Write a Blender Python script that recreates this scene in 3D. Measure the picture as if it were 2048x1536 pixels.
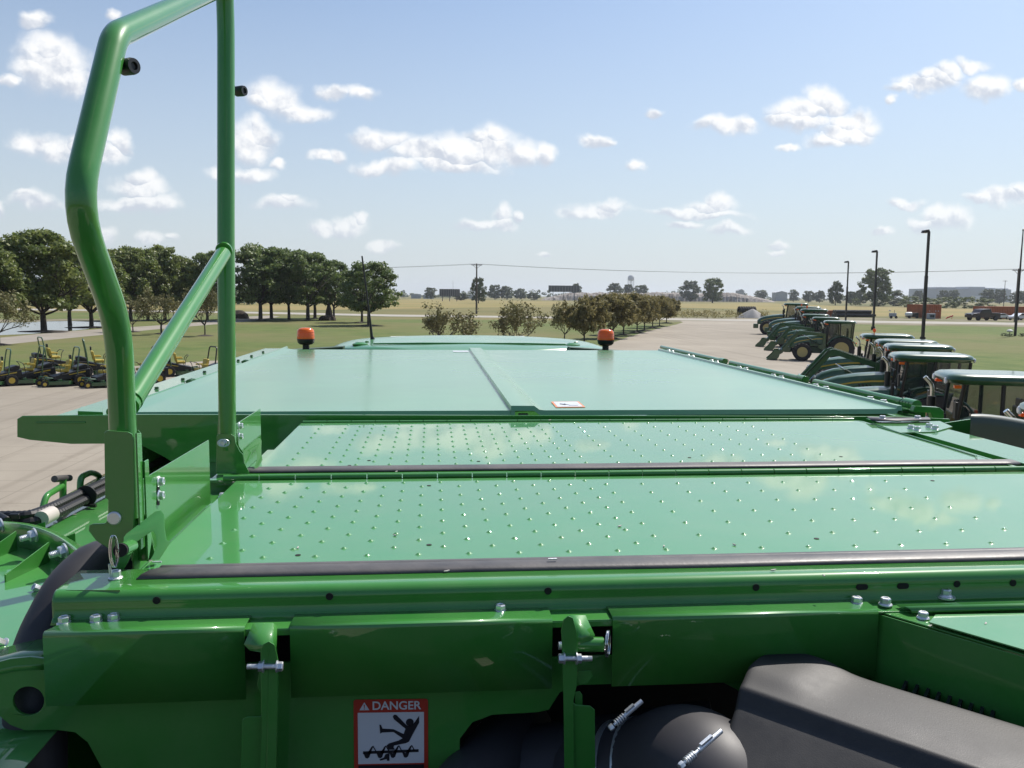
import bpy, bmesh, math, random
import numpy as np
from mathutils import Vector, Matrix
from mathutils.geometry import tessellate_polygon
for o in list(bpy.data.objects): bpy.data.objects.remove(o)
scene = bpy.context.scene
COL = scene.collection
rad = math.radians

# ------------------------------------------------------------ camera
FPX, CH = 1700.0, 4.4
YAW, PITCH, ROLL = rad(5.44), rad(5.94), rad(0.5)
_f = Vector((math.sin(YAW)*math.cos(PITCH), math.cos(YAW)*math.cos(PITCH), -math.sin(PITCH)))
_r0 = Vector((math.cos(YAW), -math.sin(YAW), 0)); _u0 = _r0.cross(_f)
_r = _r0*math.cos(ROLL) + _u0*math.sin(ROLL); _u = _u0*math.cos(ROLL) - _r0*math.sin(ROLL)
CAM = Vector((0, 0, CH))
cd = bpy.data.cameras.new('camera'); cam = bpy.data.objects.new('camera', cd); COL.objects.link(cam)
cd.sensor_width = 36; cd.lens = FPX/2048*36; cd.clip_start = 0.05; cd.clip_end = 20000
cam.matrix_world = Matrix(((_r.x, _u.x, -_f.x, 0), (_r.y, _u.y, -_f.y, 0), (_r.z, _u.z, -_f.z, CH), (0, 0, 0, 1)))
scene.camera = cam
def ray(x, y): return _f + _r*((x-1024)/FPX) - _u*((y-768)/FPX)
def P(x, y, X=None, Y=None, Z=None):
    """the real point seen at a photograph pixel, on a known plane of the machine or the ground"""
    d = ray(x, y)
    if Z is not None: return CAM + d*((Z-CH)/d.z)
    if Y is not None: return CAM + d*(Y/d.y)
    return CAM + d*(X/d.x)
def G(x, y): return P(x, y, Z=0.0)

# ------------------------------------------------------------ light
SUN = Vector((0.462, 0.44, 0.77)).normalized()
SEL, SAZ = math.asin(SUN.z), math.atan2(SUN.x, SUN.y)
sd = bpy.data.lights.new('sun', 'SUN'); so = bpy.data.objects.new('sun', sd); COL.objects.link(so)
sd.energy = 5.0; sd.angle = rad(0.53); sd.color = (1.0, 0.94, 0.86)
so.rotation_euler = (-SUN).to_track_quat('-Z', 'Y').to_euler()
scene.view_settings.view_transform = 'Standard'; scene.view_settings.look = 'None'
scene.view_settings.gamma = 1.0; scene.view_settings.exposure = 0.22
scene.view_settings.use_curve_mapping = False
scene.render.engine = 'CYCLES'
scene.cycles.max_bounces = 6; scene.cycles.diffuse_bounces = 3; scene.cycles.glossy_bounces = 4
scene.cycles.transmission_bounces = 4; scene.cycles.transparent_max_bounces = 8; scene.cycles.volume_bounces = 0
scene.cycles.sample_clamp_indirect = 6.0
scene.cycles.use_denoising = True

def clouds_world():
    w = bpy.data.worlds.new('World'); scene.world = w; w.use_nodes = True
    nt = w.node_tree; nt.nodes.clear(); N = nt.nodes.new; L = nt.links.new
    def M(op, a, b=None, c=None, clamp=False):
        n = N('ShaderNodeMath'); n.operation = op; n.use_clamp = clamp
        for i, s in enumerate((a, b, c)):
            if s is None: continue
            if isinstance(s, (int, float)): n.inputs[i].default_value = s
            else: L(s, n.inputs[i])
        return n.outputs[0]
    def V(op, a, b=None, c=None):
        n = N('ShaderNodeVectorMath'); n.operation = op
        for i, s in enumerate((a, b, c)):
            if s is None: continue
            if isinstance(s, (tuple, list)): n.inputs[i].default_value = s
            else: L(s, n.inputs[i])
        return n.outputs['Value'] if op in ('LENGTH', 'DOT_PRODUCT') else n.outputs[0]
    def MR(v, a, b, c=0.0, d=1.0, smooth=True):
        n = N('ShaderNodeMapRange'); n.interpolation_type = 'SMOOTHSTEP' if smooth else 'LINEAR'
        L(v, n.inputs[0]); n.inputs[1].default_value = a; n.inputs[2].default_value = b
        n.inputs[3].default_value = c; n.inputs[4].default_value = d
        return n.outputs[0]
    sky = N('ShaderNodeTexSky'); sky.sky_type = 'NISHITA'; sky.sun_disc = False
    sky.sun_elevation = SEL; sky.sun_rotation = SAZ
    sky.altitude = 100; sky.air_density = 1.0; sky.dust_density = 1.6; sky.ozone_density = 3.0
    tc = N('ShaderNodeTexCoord'); D = tc.outputs['Generated']
    sep = N('ShaderNodeSeparateXYZ'); L(D, sep.inputs[0])
    yy = M('MAXIMUM', sep.outputs['Y'], 0.02)
    cb = N('ShaderNodeCombineXYZ'); L(M('DIVIDE', sep.outputs['X'], yy), cb.inputs[0]); L(M('DIVIDE', sep.outputs['Z'], yy), cb.inputs[1])
    uv = cb.outputs[0]
    # warp for ragged outlines
    n1 = N('ShaderNodeTexNoise'); n1.inputs['Scale'].default_value = 15; n1.inputs['Detail'].default_value = 4; n1.inputs['Roughness'].default_value = 0.55
    L(uv, n1.inputs['Vector'])
    wv = V('MULTIPLY', V('SUBTRACT', n1.outputs['Color'], (0.5, 0.5, 0.5)), (0.052, 0.042, 0))
    uw = V('ADD', uv, wv)
    # cumulus puffs: photo pixel centre, half width, half height (px)
    puffs = [
     (105,128,62,44),(100,105,36,30),(135,150,38,32),(75,135,40,22),(15,160,25,9),(80,45,26,14),(222,30,14,9),
     (60,293,38,20),(110,300,38,22),(232,275,22,22),(215,300,26,18),(170,295,40,18),
     (285,372,42,22),(270,405,65,15),(285,352,26,18),(320,410,20,12),(75,412,38,14),(55,405,18,9),(5,430,14,14),
     (205,470,24,15),(300,472,26,13),(350,472,16,6),
     (545,195,50,26),(600,215,60,14),(670,180,30,11),(725,182,25,12),(520,205,26,16),
     (500,285,44,30),(520,270,28,22),(505,345,44,15),(455,345,36,10),(560,320,14,10),
     (640,310,24,9),(670,310,20,10),
     (572,412,46,12),(590,405,22,11),(650,460,26,13),(690,460,34,15),(712,446,12,12),(772,498,24,10),
     (770,278,52,17),(770,335,60,14),(850,305,66,26),(925,300,66,32),(985,290,52,36),(990,265,34,22),(960,270,32,18),(1040,300,36,22),(1085,305,18,18),(900,330,90,12),
     (1190,287,32,12),(1212,290,20,8),(1270,338,14,9),
     (998,432,20,22),(960,452,44,11),(1000,455,26,15),(1032,436,12,12),
     (1195,425,56,14),(1215,418,34,13),(1170,430,40,11),(1085,508,14,6),
     (1312,229,12,7),(1455,252,56,15),(1420,250,28,12),(1490,250,22,10),
     (1640,205,42,26),(1600,225,56,22),(1660,215,30,24),(1570,240,36,14),(1700,248,62,20),(1610,250,50,14),(1655,282,38,12),(1580,288,26,8),(1690,265,50,20),
     (1850,175,54,16),(1900,150,34,18),(1945,128,34,12),(1810,182,34,9),(1975,175,42,24),(1790,205,14,9),(2040,165,22,12),(1880,165,50,16),
     (1410,412,40,15),(1440,405,38,20),(1365,425,42,12),(1455,460,44,10),(1360,450,32,8),
     (1820,405,36,10),(1800,405,20,9),(1900,440,54,20),(1880,430,26,16),(1850,445,26,14),(1765,462,26,8),
     (2010,395,56,16),(2040,385,30,14),(1970,400,40,9),(1560,483,24,7),(1555,498,22,6),(1400,428,90,8),
     (830,-60,120,30),(1500,-90,160,36),(300,-110,150,40),(1150,-200,200,40),(700,-260,180,44),(1850,-220,200,50)]
    best = None; bq = None
    for (cx, cy, a, b) in puffs:
        d = ray(cx, cy); cu, cv = d.x/d.y, d.z/d.y
        sx, sy = FPX/(a*1.22), FPX/(b*1.34)
        q = V('MULTIPLY_ADD', uw, (sx, sy, 0), (-cu*sx, -cv*sy, 0)); ln = V('LENGTH', q)
        if best is None: best = ln; bq = q; continue
        less = M('LESS_THAN', ln, best)
        mx = N('ShaderNodeMix'); mx.data_type = 'VECTOR'; L(less, mx.inputs[0]); L(bq, mx.inputs[4]); L(q, mx.inputs[5])
        bq = mx.outputs[1]; best = M('SMOOTH_MIN', ln, best, 0.12)
    n2 = N('ShaderNodeTexNoise'); n2.inputs['Scale'].default_value = 34; n2.inputs['Detail'].default_value = 5; n2.inputs['Roughness'].default_value = 0.55
    L(uv, n2.inputs['Vector'])
    n3 = N('ShaderNodeTexNoise'); n3.inputs['Scale'].default_value = 34; n3.inputs['Detail'].default_value = 5; n3.inputs['Roughness'].default_value = 0.55
    L(V('ADD', uv, (0.007, 0.009, 0)), n3.inputs['Vector'])
    dens = M('ADD', M('SUBTRACT', 1.0, best), M('MULTIPLY', M('SUBTRACT', n2.outputs['Fac'], 0.5), 0.78))
    alpha = MR(dens, -0.20, 0.58)
    alpha = M('MULTIPLY', alpha, MR(sep.outputs['Y'], 0.2, 0.4))
    qs = N('ShaderNodeSeparateXYZ'); L(bq, qs.inputs[0])
    relief = M('MULTIPLY', M('SUBTRACT', n2.outputs['Fac'], n3.outputs['Fac']), 2.2)
    lit = MR(M('ADD', M('ADD', M('MULTIPLY', qs.outputs[1], 0.55), M('MULTIPLY', qs.outputs[0], 0.15)), relief), -0.52, 0.30)
    # broken cloud outside the photograph's part of the sky
    n4 = N('ShaderNodeTexNoise'); n4.inputs['Scale'].default_value = 3.2; n4.inputs['Detail'].default_value = 7; n4.inputs['Roughness'].default_value = 0.55
    zz = M('ADD', M('ABSOLUTE', sep.outputs['Z']), 0.16)
    c2 = N('ShaderNodeCombineXYZ'); L(M('DIVIDE', sep.outputs['X'], zz), c2.inputs[0]); L(M('DIVIDE', sep.outputs['Y'], zz), c2.inputs[1])
    L(V('MULTIPLY', c2.outputs[0], (0.5, 0.5, 0.5)), n4.inputs['Vector'])
    a2 = MR(n4.outputs['Fac'], 0.60, 0.70)
    vv = M('DIVIDE', sep.outputs['Z'], M('MAXIMUM', sep.outputs['Y'], 0.05))
    outside = M('MAXIMUM', MR(vv, 0.42, 0.62), MR(sep.outputs['Y'], 0.72, 0.5))
    alpha = M('MAXIMUM', alpha, M('MULTIPLY', M('MULTIPLY', a2, outside), 0.8))
    hz = MR(sep.outputs['Z'], 0.0, 0.16)
    ccol = N('ShaderNodeMix'); ccol.data_type = 'RGBA'; L(lit, ccol.inputs[0]); ccol.inputs[6].default_value = (5.7, 6.15, 7.0, 1); ccol.inputs[7].default_value = (9.6, 9.6, 9.6, 1)
    # humid summer air: the sky pales towards the horizon
    pale = N('ShaderNodeMix'); pale.data_type = 'RGBA'; L(MR(sep.outputs['Z'], -0.02, 0.36, 0.86, 0.12, smooth=False), pale.inputs[0]); L(V('MULTIPLY', sky.outputs[0], (0.93, 1.07, 1.18)), pale.inputs[6])
    fwd = MR(V('DOT_PRODUCT', D, (0.33, 0.94, 0.0)), -0.5, 0.75, 0.42, 1.0)
    pc = V('SCALE', (0, 0, 0)); pn = pc.node; pn.inputs[0].default_value = (6.45, 7.0, 7.35); L(fwd, pn.inputs['Scale']); L(pc, pale.inputs[7])
    mix = N('ShaderNodeMix'); mix.data_type = 'RGBA'; L(M('MULTIPLY', alpha, M('MULTIPLY_ADD', hz, 0.45, 0.5)), mix.inputs[0]); L(pale.outputs[2], mix.inputs[6]); L(ccol.outputs[2], mix.inputs[7])
    bg = N('ShaderNodeBackground'); bg.inputs['Strength'].default_value = 0.095; L(mix.outputs[2], bg.inputs['Color'])
    out = N('ShaderNodeOutputWorld'); L(bg.outputs[0], out.inputs['Surface'])
    w.cycles.sampling_method = 'MANUAL'; w.cycles.sample_map_resolution = 512
clouds_world()

# ------------------------------------------------------------ materials
def mat(name, col, rough=0.5, metal=0.0, coat=0.0, coat_rough=0.03, var=None, vscale=5.0, bump=0.0, bscale=60.0, spec=0.5, emit=None, dust=0.0, dust_col=(0.42, 0.38, 0.30), dscale=3.0, alpha=1.0, trans=0.0, island=False, transl=0.0, col2=None, detail=5.0, coord='Object', ior=1.5, cior=1.5, rfac=0.5):
    m = bpy.data.materials.new(name); m.use_nodes = True
    nt = m.node_tree; N = nt.nodes.new; L = nt.links.new
    b = nt.nodes['Principled BSDF']
    b.inputs['Roughness'].default_value = rough; b.inputs['Metallic'].default_value = metal
    b.inputs['Coat Weight'].default_value = coat; b.inputs['Coat Roughness'].default_value = coat_rough
    b.inputs['Specular IOR Level'].default_value = spec; b.inputs['IOR'].default_value = ior
    b.inputs['Base Color'].default_value = (*col, 1)
    if coat: b.inputs['Coat IOR'].default_value = cior
    if trans: b.inputs['Transmission Weight'].default_value = trans
    if alpha < 1: b.inputs['Alpha'].default_value = alpha
    if emit: b.inputs['Emission Color'].default_value = (*emit[:3], 1); b.inputs['Emission Strength'].default_value = emit[3]
    src = None
    tc = N('ShaderNodeTexCoord')
    if var or col2:
        c2 = col2 or tuple(min(1, c*var) for c in col)
        n = N('ShaderNodeTexNoise'); n.inputs['Scale'].default_value = vscale; n.inputs['Detail'].default_value = detail; n.inputs['Roughness'].default_value = 0.6
        L(tc.outputs[coord], n.inputs['Vector'])
        mr = N('ShaderNodeMapRange'); mr.inputs[1].default_value = 0.36; mr.inputs[2].default_value = 0.66; L(n.outputs['Fac'], mr.inputs[0])
        f = mr.outputs[0]
        if island:
            g = N('ShaderNodeNewGeometry'); a = N('ShaderNodeMath'); a.operation = 'MULTIPLY_ADD'; a.inputs[1].default_value = 0.55
            L(g.outputs['Random Per Island'], a.inputs[0]); s = N('ShaderNodeMath'); s.operation = 'MULTIPLY'; s.inputs[1].default_value = 0.5; L(f, s.inputs[0]); L(s.outputs[0], a.inputs[2]); f = a.outputs[0]
        mx = N('ShaderNodeMix'); mx.data_type = 'RGBA'; L(f, mx.inputs[0]); mx.inputs[6].default_value = (*col, 1); mx.inputs[7].default_value = (*c2, 1)
        src = mx.outputs[2]
    if dust > 0:
        n = N('ShaderNodeTexNoise'); n.inputs['Scale'].default_value = dscale; n.inputs['Detail'].default_value = 8; n.inputs['Roughness'].default_value = 0.65
        L(tc.outputs[coord], n.inputs['Vector'])
        mr = N('ShaderNodeMapRange'); mr.inputs[1].default_value = 0.3; mr.inputs[2].default_value = 0.75; mr.inputs[4].default_value = dust; L(n.outputs['Fac'], mr.inputs[0])
        mx = N('ShaderNodeMix'); mx.data_type = 'RGBA'; L(mr.outputs[0], mx.inputs[0])
        if src: L(src, mx.inputs[6])
        else: mx.inputs[6].default_value = (*col, 1)
        mx.inputs[7].default_value = (*dust_col, 1); src = mx.outputs[2]
        ra = N('ShaderNodeMath'); ra.operation = 'MULTIPLY_ADD'; ra.inputs[1].default_value = 0.6; ra.inputs[2].default_value = rough; L(mr.outputs[0], ra.inputs[0]); L(ra.outputs[0], b.inputs['Roughness'])
        if coat:
            rb = N('ShaderNodeMath'); rb.operation = 'MULTIPLY_ADD'; rb.inputs[1].default_value = rfac; rb.inputs[2].default_value = coat_rough; L(mr.outputs[0], rb.inputs[0]); L(rb.outputs[0], b.inputs['Coat Roughness'])
    if src: L(src, b.inputs['Base Color'])
    if bump:
        n = N('ShaderNodeTexNoise'); n.inputs['Scale'].default_value = bscale; n.inputs['Detail'].default_value = 4
        L(tc.outputs[coord], n.inputs['Vector'])
        bp = N('ShaderNodeBump'); bp.inputs['Strength'].default_value = bump; bp.inputs['Distance'].default_value = 0.01
        L(n.outputs['Fac'], bp.inputs['Height']); L(bp.outputs[0], b.inputs['Normal'])
        if coat: L(bp.outputs[0], b.inputs['Coat Normal'])
    if transl:
        t = N('ShaderNodeBsdfTranslucent'); ms = N('ShaderNodeMixShader'); ms.inputs[0].default_value = transl
        if src: L(src, t.inputs['Color'])
        else: t.inputs['Color'].default_value = (*col, 1)
        L(b.outputs[0], ms.inputs[1]); L(t.outputs[0], ms.inputs[2])
        L(ms.outputs[0], nt.nodes['Material Output'].inputs['Surface'])
    return m

GR = (0.036, 0.205, 0.031)
M = {}
M['paint'] = mat('green_paint', GR, 0.35, rfac=.9, spec=.12, cior=1.55, coat=1.0, coat_rough=0.02, var=1.12, vscale=1.3, bump=0.012, bscale=7, dust=0.07, dscale=9)
M['panel'] = mat('green_panel_paint', rfac=.45, col=(.045,.245,.046), rough=0.35, spec=.2, cior=1.9, coat=1.0, coat_rough=0.015, var=1.08, vscale=2, bump=0.02, bscale=3.5, dust=0.11, dscale=6)
M['cover'] = mat('dusty_green_cover_paint', (0.045, 0.25, 0.07), 0.35, cior=1.85, coat=1.0, coat_rough=0.15, var=1.15, vscale=1.2, bump=0.03, bscale=1.6, dust=0.17, dscale=1.1, dust_col=(0.40, 0.43, 0.34))
M['tgreen'] = mat('tractor_green_paint', (0.009, 0.075, 0.017), 0.28, coat=0.8, coat_rough=0.06, dust=0.12, dscale=3)
M['tgreend'] = mat('dull_tractor_green', (0.008, 0.05, 0.014), 0.45, dust=0.15, dscale=4)
M['yellow'] = mat('yellow_paint', (0.62, 0.42, 0.03), 0.35, coat=0.4, dust=0.15)
M['yellowd'] = mat('faded_yellow_wheel_paint', (0.50, 0.38, 0.12), 0.5, dust=0.3)
M['zinc'] = mat('zinc_plated_steel', (0.70, 0.72, 0.74), 0.36, metal=0.75, bump=0.05, bscale=300)
M['chrome'] = mat('bright_steel', (0.72, 0.72, 0.72), 0.16, metal=1.0)
M['rubber'] = mat('grey_black_rubber', (0.045, 0.043, 0.045), 0.40, var=1.3, vscale=12, bump=0.05, bscale=120, dust=0.35, dscale=6, dust_col=(0.2, 0.18, 0.17))
M['boot'] = mat('smooth_black_rubber', (0.03, 0.029, 0.034), 0.5, var=1.3, vscale=9, dust=0.2, dust_col=(0.12, 0.11, 0.11))
M['duct'] = mat('dark_grey_plastic', (0.017, 0.017, 0.019), 0.5, var=1.2, vscale=7, bump=0.06, bscale=500, dust=0.22, dscale=14, dust_col=(0.10, 0.095, 0.09), spec=0.5)
M['black'] = mat('black_plastic', (0.012, 0.012, 0.013), 0.4)
M['void'] = mat('cavity_shade_black', (0.006, 0.006, 0.007), 0.8)  # near-black colour stands in for the shade inside holes and the bay
M['tyre'] = mat('tyre_rubber', (0.018, 0.018, 0.019), 0.75, dust=0.35, dscale=5, dust_col=(0.10, 0.09, 0.08))
M['glass'] = mat('tinted_cab_glass', (0.02, 0.035, 0.035), 0.03, spec=0.8, alpha=0.55, coat=0.6)
M['orange'] = mat('orange_beacon_lens', (0.95, 0.20, 0.02), 0.12, coat=0.7, transl=0.3)
M['white'] = mat('white_paint', (0.72, 0.72, 0.70), 0.4, dust=0.15)
M['tape'] = mat('beige_tape', (0.50, 0.46, 0.42), 0.7)
M['dred'] = mat('decal_red', (0.42, 0.035, 0.018), 0.4, coat=0.3)
M['dwhite'] = mat('decal_white', (0.62, 0.64, 0.68), 0.4, coat=0.3)
M['dorange'] = mat('decal_orange', (0.75, 0.26, 0.10), 0.4)
M['dblack'] = mat('decal_black', (0.012, 0.013, 0.02), 0.4)
M['lamp'] = mat('lamp_glass', (0.7, 0.72, 0.75), 0.1, coat=1.0)
M['bark'] = mat('tree_bark', (0.05, 0.042, 0.033), 0.9, var=1.7, vscale=6, bump=0.6, bscale=14)
M['leaf_a'] = mat('maple_leaves', (0.085, 0.135, 0.032), 0.5, col2=(0.25, 0.28, 0.08), vscale=0.55, island=True, transl=0.42)
M['leaf_b'] = mat('locust_leaves', (0.075, 0.13, 0.038), 0.5, col2=(0.22, 0.27, 0.09), vscale=0.5, island=True, transl=0.42)
M['leaf_c'] = mat('browning_crabapple_leaves', (0.15, 0.125, 0.055), 0.7, col2=(0.22, 0.22, 0.085), vscale=0.8, island=True, transl=0.2)
M['leaf_g'] = mat('yellow_green_row_tree_leaves', (0.17, 0.155, 0.06), 0.7, col2=(0.30, 0.255, 0.11), vscale=0.7, island=True, transl=0.4)
M['leaf_d'] = mat('distant_leaves', (0.055, 0.085, 0.032), 0.7, col2=(0.12, 0.15, 0.055), vscale=0.3, island=True, transl=0.15)
M['leaf_e'] = mat('light_bush_leaves', (0.08, 0.12, 0.025), 0.7, col2=(0.17, 0.21, 0.05), vscale=0.3, island=True, transl=0.15)
M['mulch'] = mat('dark_mulch', (0.03, 0.022, 0.016), 0.95, var=1.8, vscale=8)
M['polewood'] = mat('weathered_pole_wood', (0.10, 0.085, 0.07), 0.9, var=1.4, vscale=5)
M['poledark'] = mat('dark_bronze_pole', (0.022, 0.018, 0.016), 0.45)
M['rust'] = mat('orange_container_paint', (0.42, 0.11, 0.035), 0.6, var=0.7, vscale=1.5)
M['grey'] = mat('grey_metal_sheet', (0.33, 0.35, 0.38), 0.6, var=1.15, vscale=0.4)
M['bgrey'] = mat('pale_factory_wall', (0.36, 0.38, 0.41), 0.7, var=1.15, vscale=0.03)
M['billb'] = mat('dark_billboard_back', (0.035, 0.045, 0.05), 0.7)
M['rubble'] = mat('broken_concrete', (0.17, 0.14, 0.12), 0.95, col2=(0.36, 0.33, 0.30), vscale=0.25, bump=0.6, bscale=1.0, detail=9)
M['fend'] = mat('dull_grey_green_paint', (0.028, 0.048, 0.036), 0.5, coat=0.3, coat_rough=0.2, dust=0.05)
M['gravel'] = mat('grey_gravel', (0.26, 0.25, 0.24), 0.95, var=1.5, vscale=7, bump=0.5, bscale=9)
M['car_dark'] = mat('dark_maroon_car_paint', (0.022, 0.008, 0.010), 0.3, coat=.4)
M['car_white'] = mat('white_car_paint', (0.7, 0.71, 0.73), 0.3, coat=1)
M['seat'] = mat('yellow_seat_vinyl', (0.48, 0.36, 0.05), 0.5)
M['redbar'] = mat('red_barrier_paint', (0.6, 0.07, 0.05), 0.5)

# ------------------------------------------------------------ mesh helpers
class MB:
    def __init__(s): s.v = []; s.f = []
    def add(s, vs, fs, mtx=None):
        k = len(s.v)
        s.v += [tuple(mtx @ Vector(p)) if mtx else tuple(p) for p in vs]
        s.f += [tuple(i+k for i in f) for f in fs]; return s
    def box(s, c, d, mtx=None):
        x, y, z = (q/2 for q in d); c = Vector(c)
        vs = [c+Vector((a*x, b*y, e*z)) for a in (-1, 1) for b in (-1, 1) for e in (-1, 1)]
        return s.add(vs, [(0,1,3,2),(4,6,7,5),(0,4,5,1),(2,3,7,6),(0,2,6,4),(1,5,7,3)], mtx)
    def span(s, a, b, mtx=None):
        a = Vector(a); b = Vector(b); return s.box((a+b)/2, [abs(q) for q in (b-a)], mtx)
    def prism(s, pts, vec, holes=(), mtx=None):
        """flat outline pts (3D) pushed along vec, with optional holes"""
        loops = [[Vector(p) for p in pts]] + [[Vector(p) for p in h] for h in holes]
        vec = Vector(vec); flat = [p for l in loops for p in l]; n = len(flat)
        tri = tessellate_polygon(loops)
        nrm = Vector((0, 0, 0))
        for i, p in enumerate(loops[0]): nrm += p.cross(loops[0][(i+1) % len(loops[0])])
        fs = []
        for t in tri:
            a, b, c = (flat[i] for i in t); up = (b-a).cross(c-a).dot(vec) > 0
            t2 = tuple(t) if up else tuple(reversed(t))
            fs.append(tuple(i+n for i in t2)); fs.append(tuple(reversed(t2)))
        k = 0
        for li, l in enumerate(loops):
            m = len(l)
            area = Vector((0, 0, 0))
            for i in range(m): area += l[i].cross(l[(i+1) % m])
            ccw = area.dot(vec) > 0
            if li: ccw = not ccw
            for i in range(m):
                a, b = k+i, k+(i+1) % m
                fs.append((a, b, b+n, a+n) if ccw else (b, a, a+n, b+n))
            k += m
        return s.add(flat + [p+vec for p in flat], fs, mtx)
    def tube(s, path, r, seg=12, closed=False, mtx=None, squash=None):
        path = [Vector(p) for p in path]; n = len(path)
        rs = r if isinstance(r, (list, tuple)) else [r]*n
        up = None; rings = []
        for i, p in enumerate(path):
            if closed: t = (path[(i+1) % n]-path[i-1]).normalized()
            else: t = (path[min(i+1, n-1)]-path[max(i-1, 0)]).normalized()
            if up is None:
                up = Vector((0, 0, 1)) if abs(t.z) < .9 else Vector((1, 0, 0))
            up = (up - t*up.dot(t)).normalized(); sd_ = t.cross(up)
            k = 1.0
            if 0 < i < n-1 and not closed:
                c = (path[i]-path[i-1]).normalized().dot((path[i+1]-path[i]).normalized()); k = 1.0/max(.75, math.sqrt((1+c)/2))
            rings.append([p + (up*math.cos(2*math.pi*j/seg) + sd_*math.sin(2*math.pi*j/seg))*rs[i]*(k if abs(k-1) < .02 else 1.0) for j in range(seg)])
        vs = [q for ring in rings for q in ring]; fs = []
        m = n if closed else n-1
        for i in range(m):
            a = i*seg; b = ((i+1) % n)*seg
            for j in range(seg):
                j2 = (j+1) % seg; fs.append((a+j, b+j, b+j2, a+j2))
        if not closed: fs.append(tuple(range(seg))); fs.append(tuple(reversed(range((n-1)*seg, n*seg))))
        return s.add(vs, fs, mtx)
    def lathe(s, prof, seg=24, mtx=None, caps=True):
        vs = []; fs = []; n = len(prof)
        for (r, z) in prof:
            vs += [(r*math.cos(2*math.pi*j/seg), r*math.sin(2*math.pi*j/seg), z) for j in range(seg)]
        for i in range(n-1):
            for j in range(seg):
                j2 = (j+1) % seg; fs.append((i*seg+j, i*seg+j2, (i+1)*seg+j2, (i+1)*seg+j))
        if caps and prof[0][0] > 1e-6: fs.append(tuple(reversed(range(seg))))
        if caps and prof[-1][0] > 1e-6: fs.append(tuple(range((n-1)*seg, n*seg)))
        return s.add(vs, fs, mtx)
    def grid(s, rows, mtx=None):
        nr, nc = len(rows), len(rows[0])
        return s.add([p for r in rows for p in r], [(i*nc+j, i*nc+j+1, (i+1)*nc+j+1, (i+1)*nc+j) for i in range(nr-1) for j in range(nc-1)], mtx)
    def build(s, name, m, parent=None, bevel=0.0, smooth=35, seg=2, subsurf=0, solid=0.0):
        me = bpy.data.meshes.new(name); me.from_pydata(s.v, [], s.f); me.validate(); me.update()
        o = bpy.data.objects.new(name, me); COL.objects.link(o)
        me.materials.append(M[m] if isinstance(m, str) else m)
        if smooth:
            me.polygons.foreach_set('use_smooth', [True]*len(me.polygons)); me.set_sharp_from_angle(angle=rad(smooth))
        if parent is not None:
            o.parent = parent
            top = parent
            while top.parent: top = top.parent
            if top.get('worldparts'):
                o.matrix_parent_inverse = (Matrix.Translation(top.location)).inverted() if parent == top else Matrix.Identity(4)
        if subsurf: q = o.modifiers.new('smooth', 'SUBSURF'); q.levels = q.render_levels = subsurf
        if solid: q = o.modifiers.new('thick', 'SOLIDIFY'); q.thickness = solid; q.offset = -1
        if bevel: q = o.modifiers.new('edge', 'BEVEL'); q.width = bevel; q.segments = seg; q.limit_method = 'ANGLE'; q.angle_limit = rad(32); q.harden_normals = bool(smooth)
        return o
def tag(o, label=None, cat=None, group=None, kind=None):
    if label: o['label'] = label
    if cat: o['category'] = cat
    if group: o['group'] = group
    if kind: o['kind'] = kind
    return o
def empty(name, loc=(0, 0, 0), rz=0.0, s=1.0):
    o = bpy.data.objects.new(name, None); COL.objects.link(o); o.location = loc; o.rotation_euler = (0, 0, rz); o.scale = (s, s, s); o.empty_display_size = .1
    return o
def copy_tree(o, parent=None):
    c = o.copy(); COL.objects.link(c); c.parent = parent
    for ch in list(o.children): copy_tree(ch, c)
    return c
def axis_m(p, d, up=(0, 0, 1)):
    """matrix whose local +Z points along d, at p"""
    d = Vector(d).normalized(); u = Vector(up)
    if abs(d.dot(u)) > .95: u = Vector((1, 0, 0))
    x = u.cross(d).normalized(); y = d.cross(x)
    return Matrix(((x.x, y.x, d.x, p[0]), (x.y, y.y, d.y, p[1]), (x.z, y.z, d.z, p[2]), (0, 0, 0, 1)))
def smoothpath(pts, n=5, rr=0.35):
    """round the corners of a polyline"""
    pts = [Vector(p) for p in pts]; out = [pts[0]]
    for i in range(1, len(pts)-1):
        a, b, c = pts[i-1], pts[i], pts[i+1]
        ra = min(rr, (a-b).length*.45, (c-b).length*.45)
        p0 = b+(a-b).normalized()*ra; p2 = b+(c-b).normalized()*ra
        for k in range(n+1):
            t = k/n; out.append(p0*(1-t)**2+b*2*t*(1-t)+p2*t*t)
    out.append(pts[-1]); return out
HAZE = 0.00012
# ------------------------------------------------------------ the combine harvester the photograph is taken from
ZP = 3.9
comb = empty('combine_harvester', (0.38, 4.5, 0)); comb['worldparts'] = True
tag(comb, 'green combine harvester seen over its own top decks, handrail and grain tank covers', 'combine harvester')
def hexbolt(mb, p, d=(0, 0, 1), r=0.0092, h=0.0095, flange=True, washer=0.0):
    m = axis_m(p, d); z = 0
    if washer: mb.lathe([(washer, -0.001), (washer, .0022), (r*.6, .0022)], 20, m); z = .0022
    if flange: mb.lathe([(r*1.3, z-.0005), (r*1.3, z+.0012), (r*1.08, z+.003)], 20, m); z += .0022
    pr = [(r*1.0, z), (r*1.0, z+h*.85), (r*.84, z+h)]
    mb.lathe(pr+[(r*.62, z+h), (r*.55, z+h*.88), (0, z+h*.88)], 6, m)
def bolt(p, d=(0, 0, 1), r=0.0092, h=0.0095, name='bolt', m='zinc', parent=None, **k):
    b = MB(); hexbolt(b, p, d, r, h, **k); return b.build(name, m, parent or comb, smooth=25)

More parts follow.
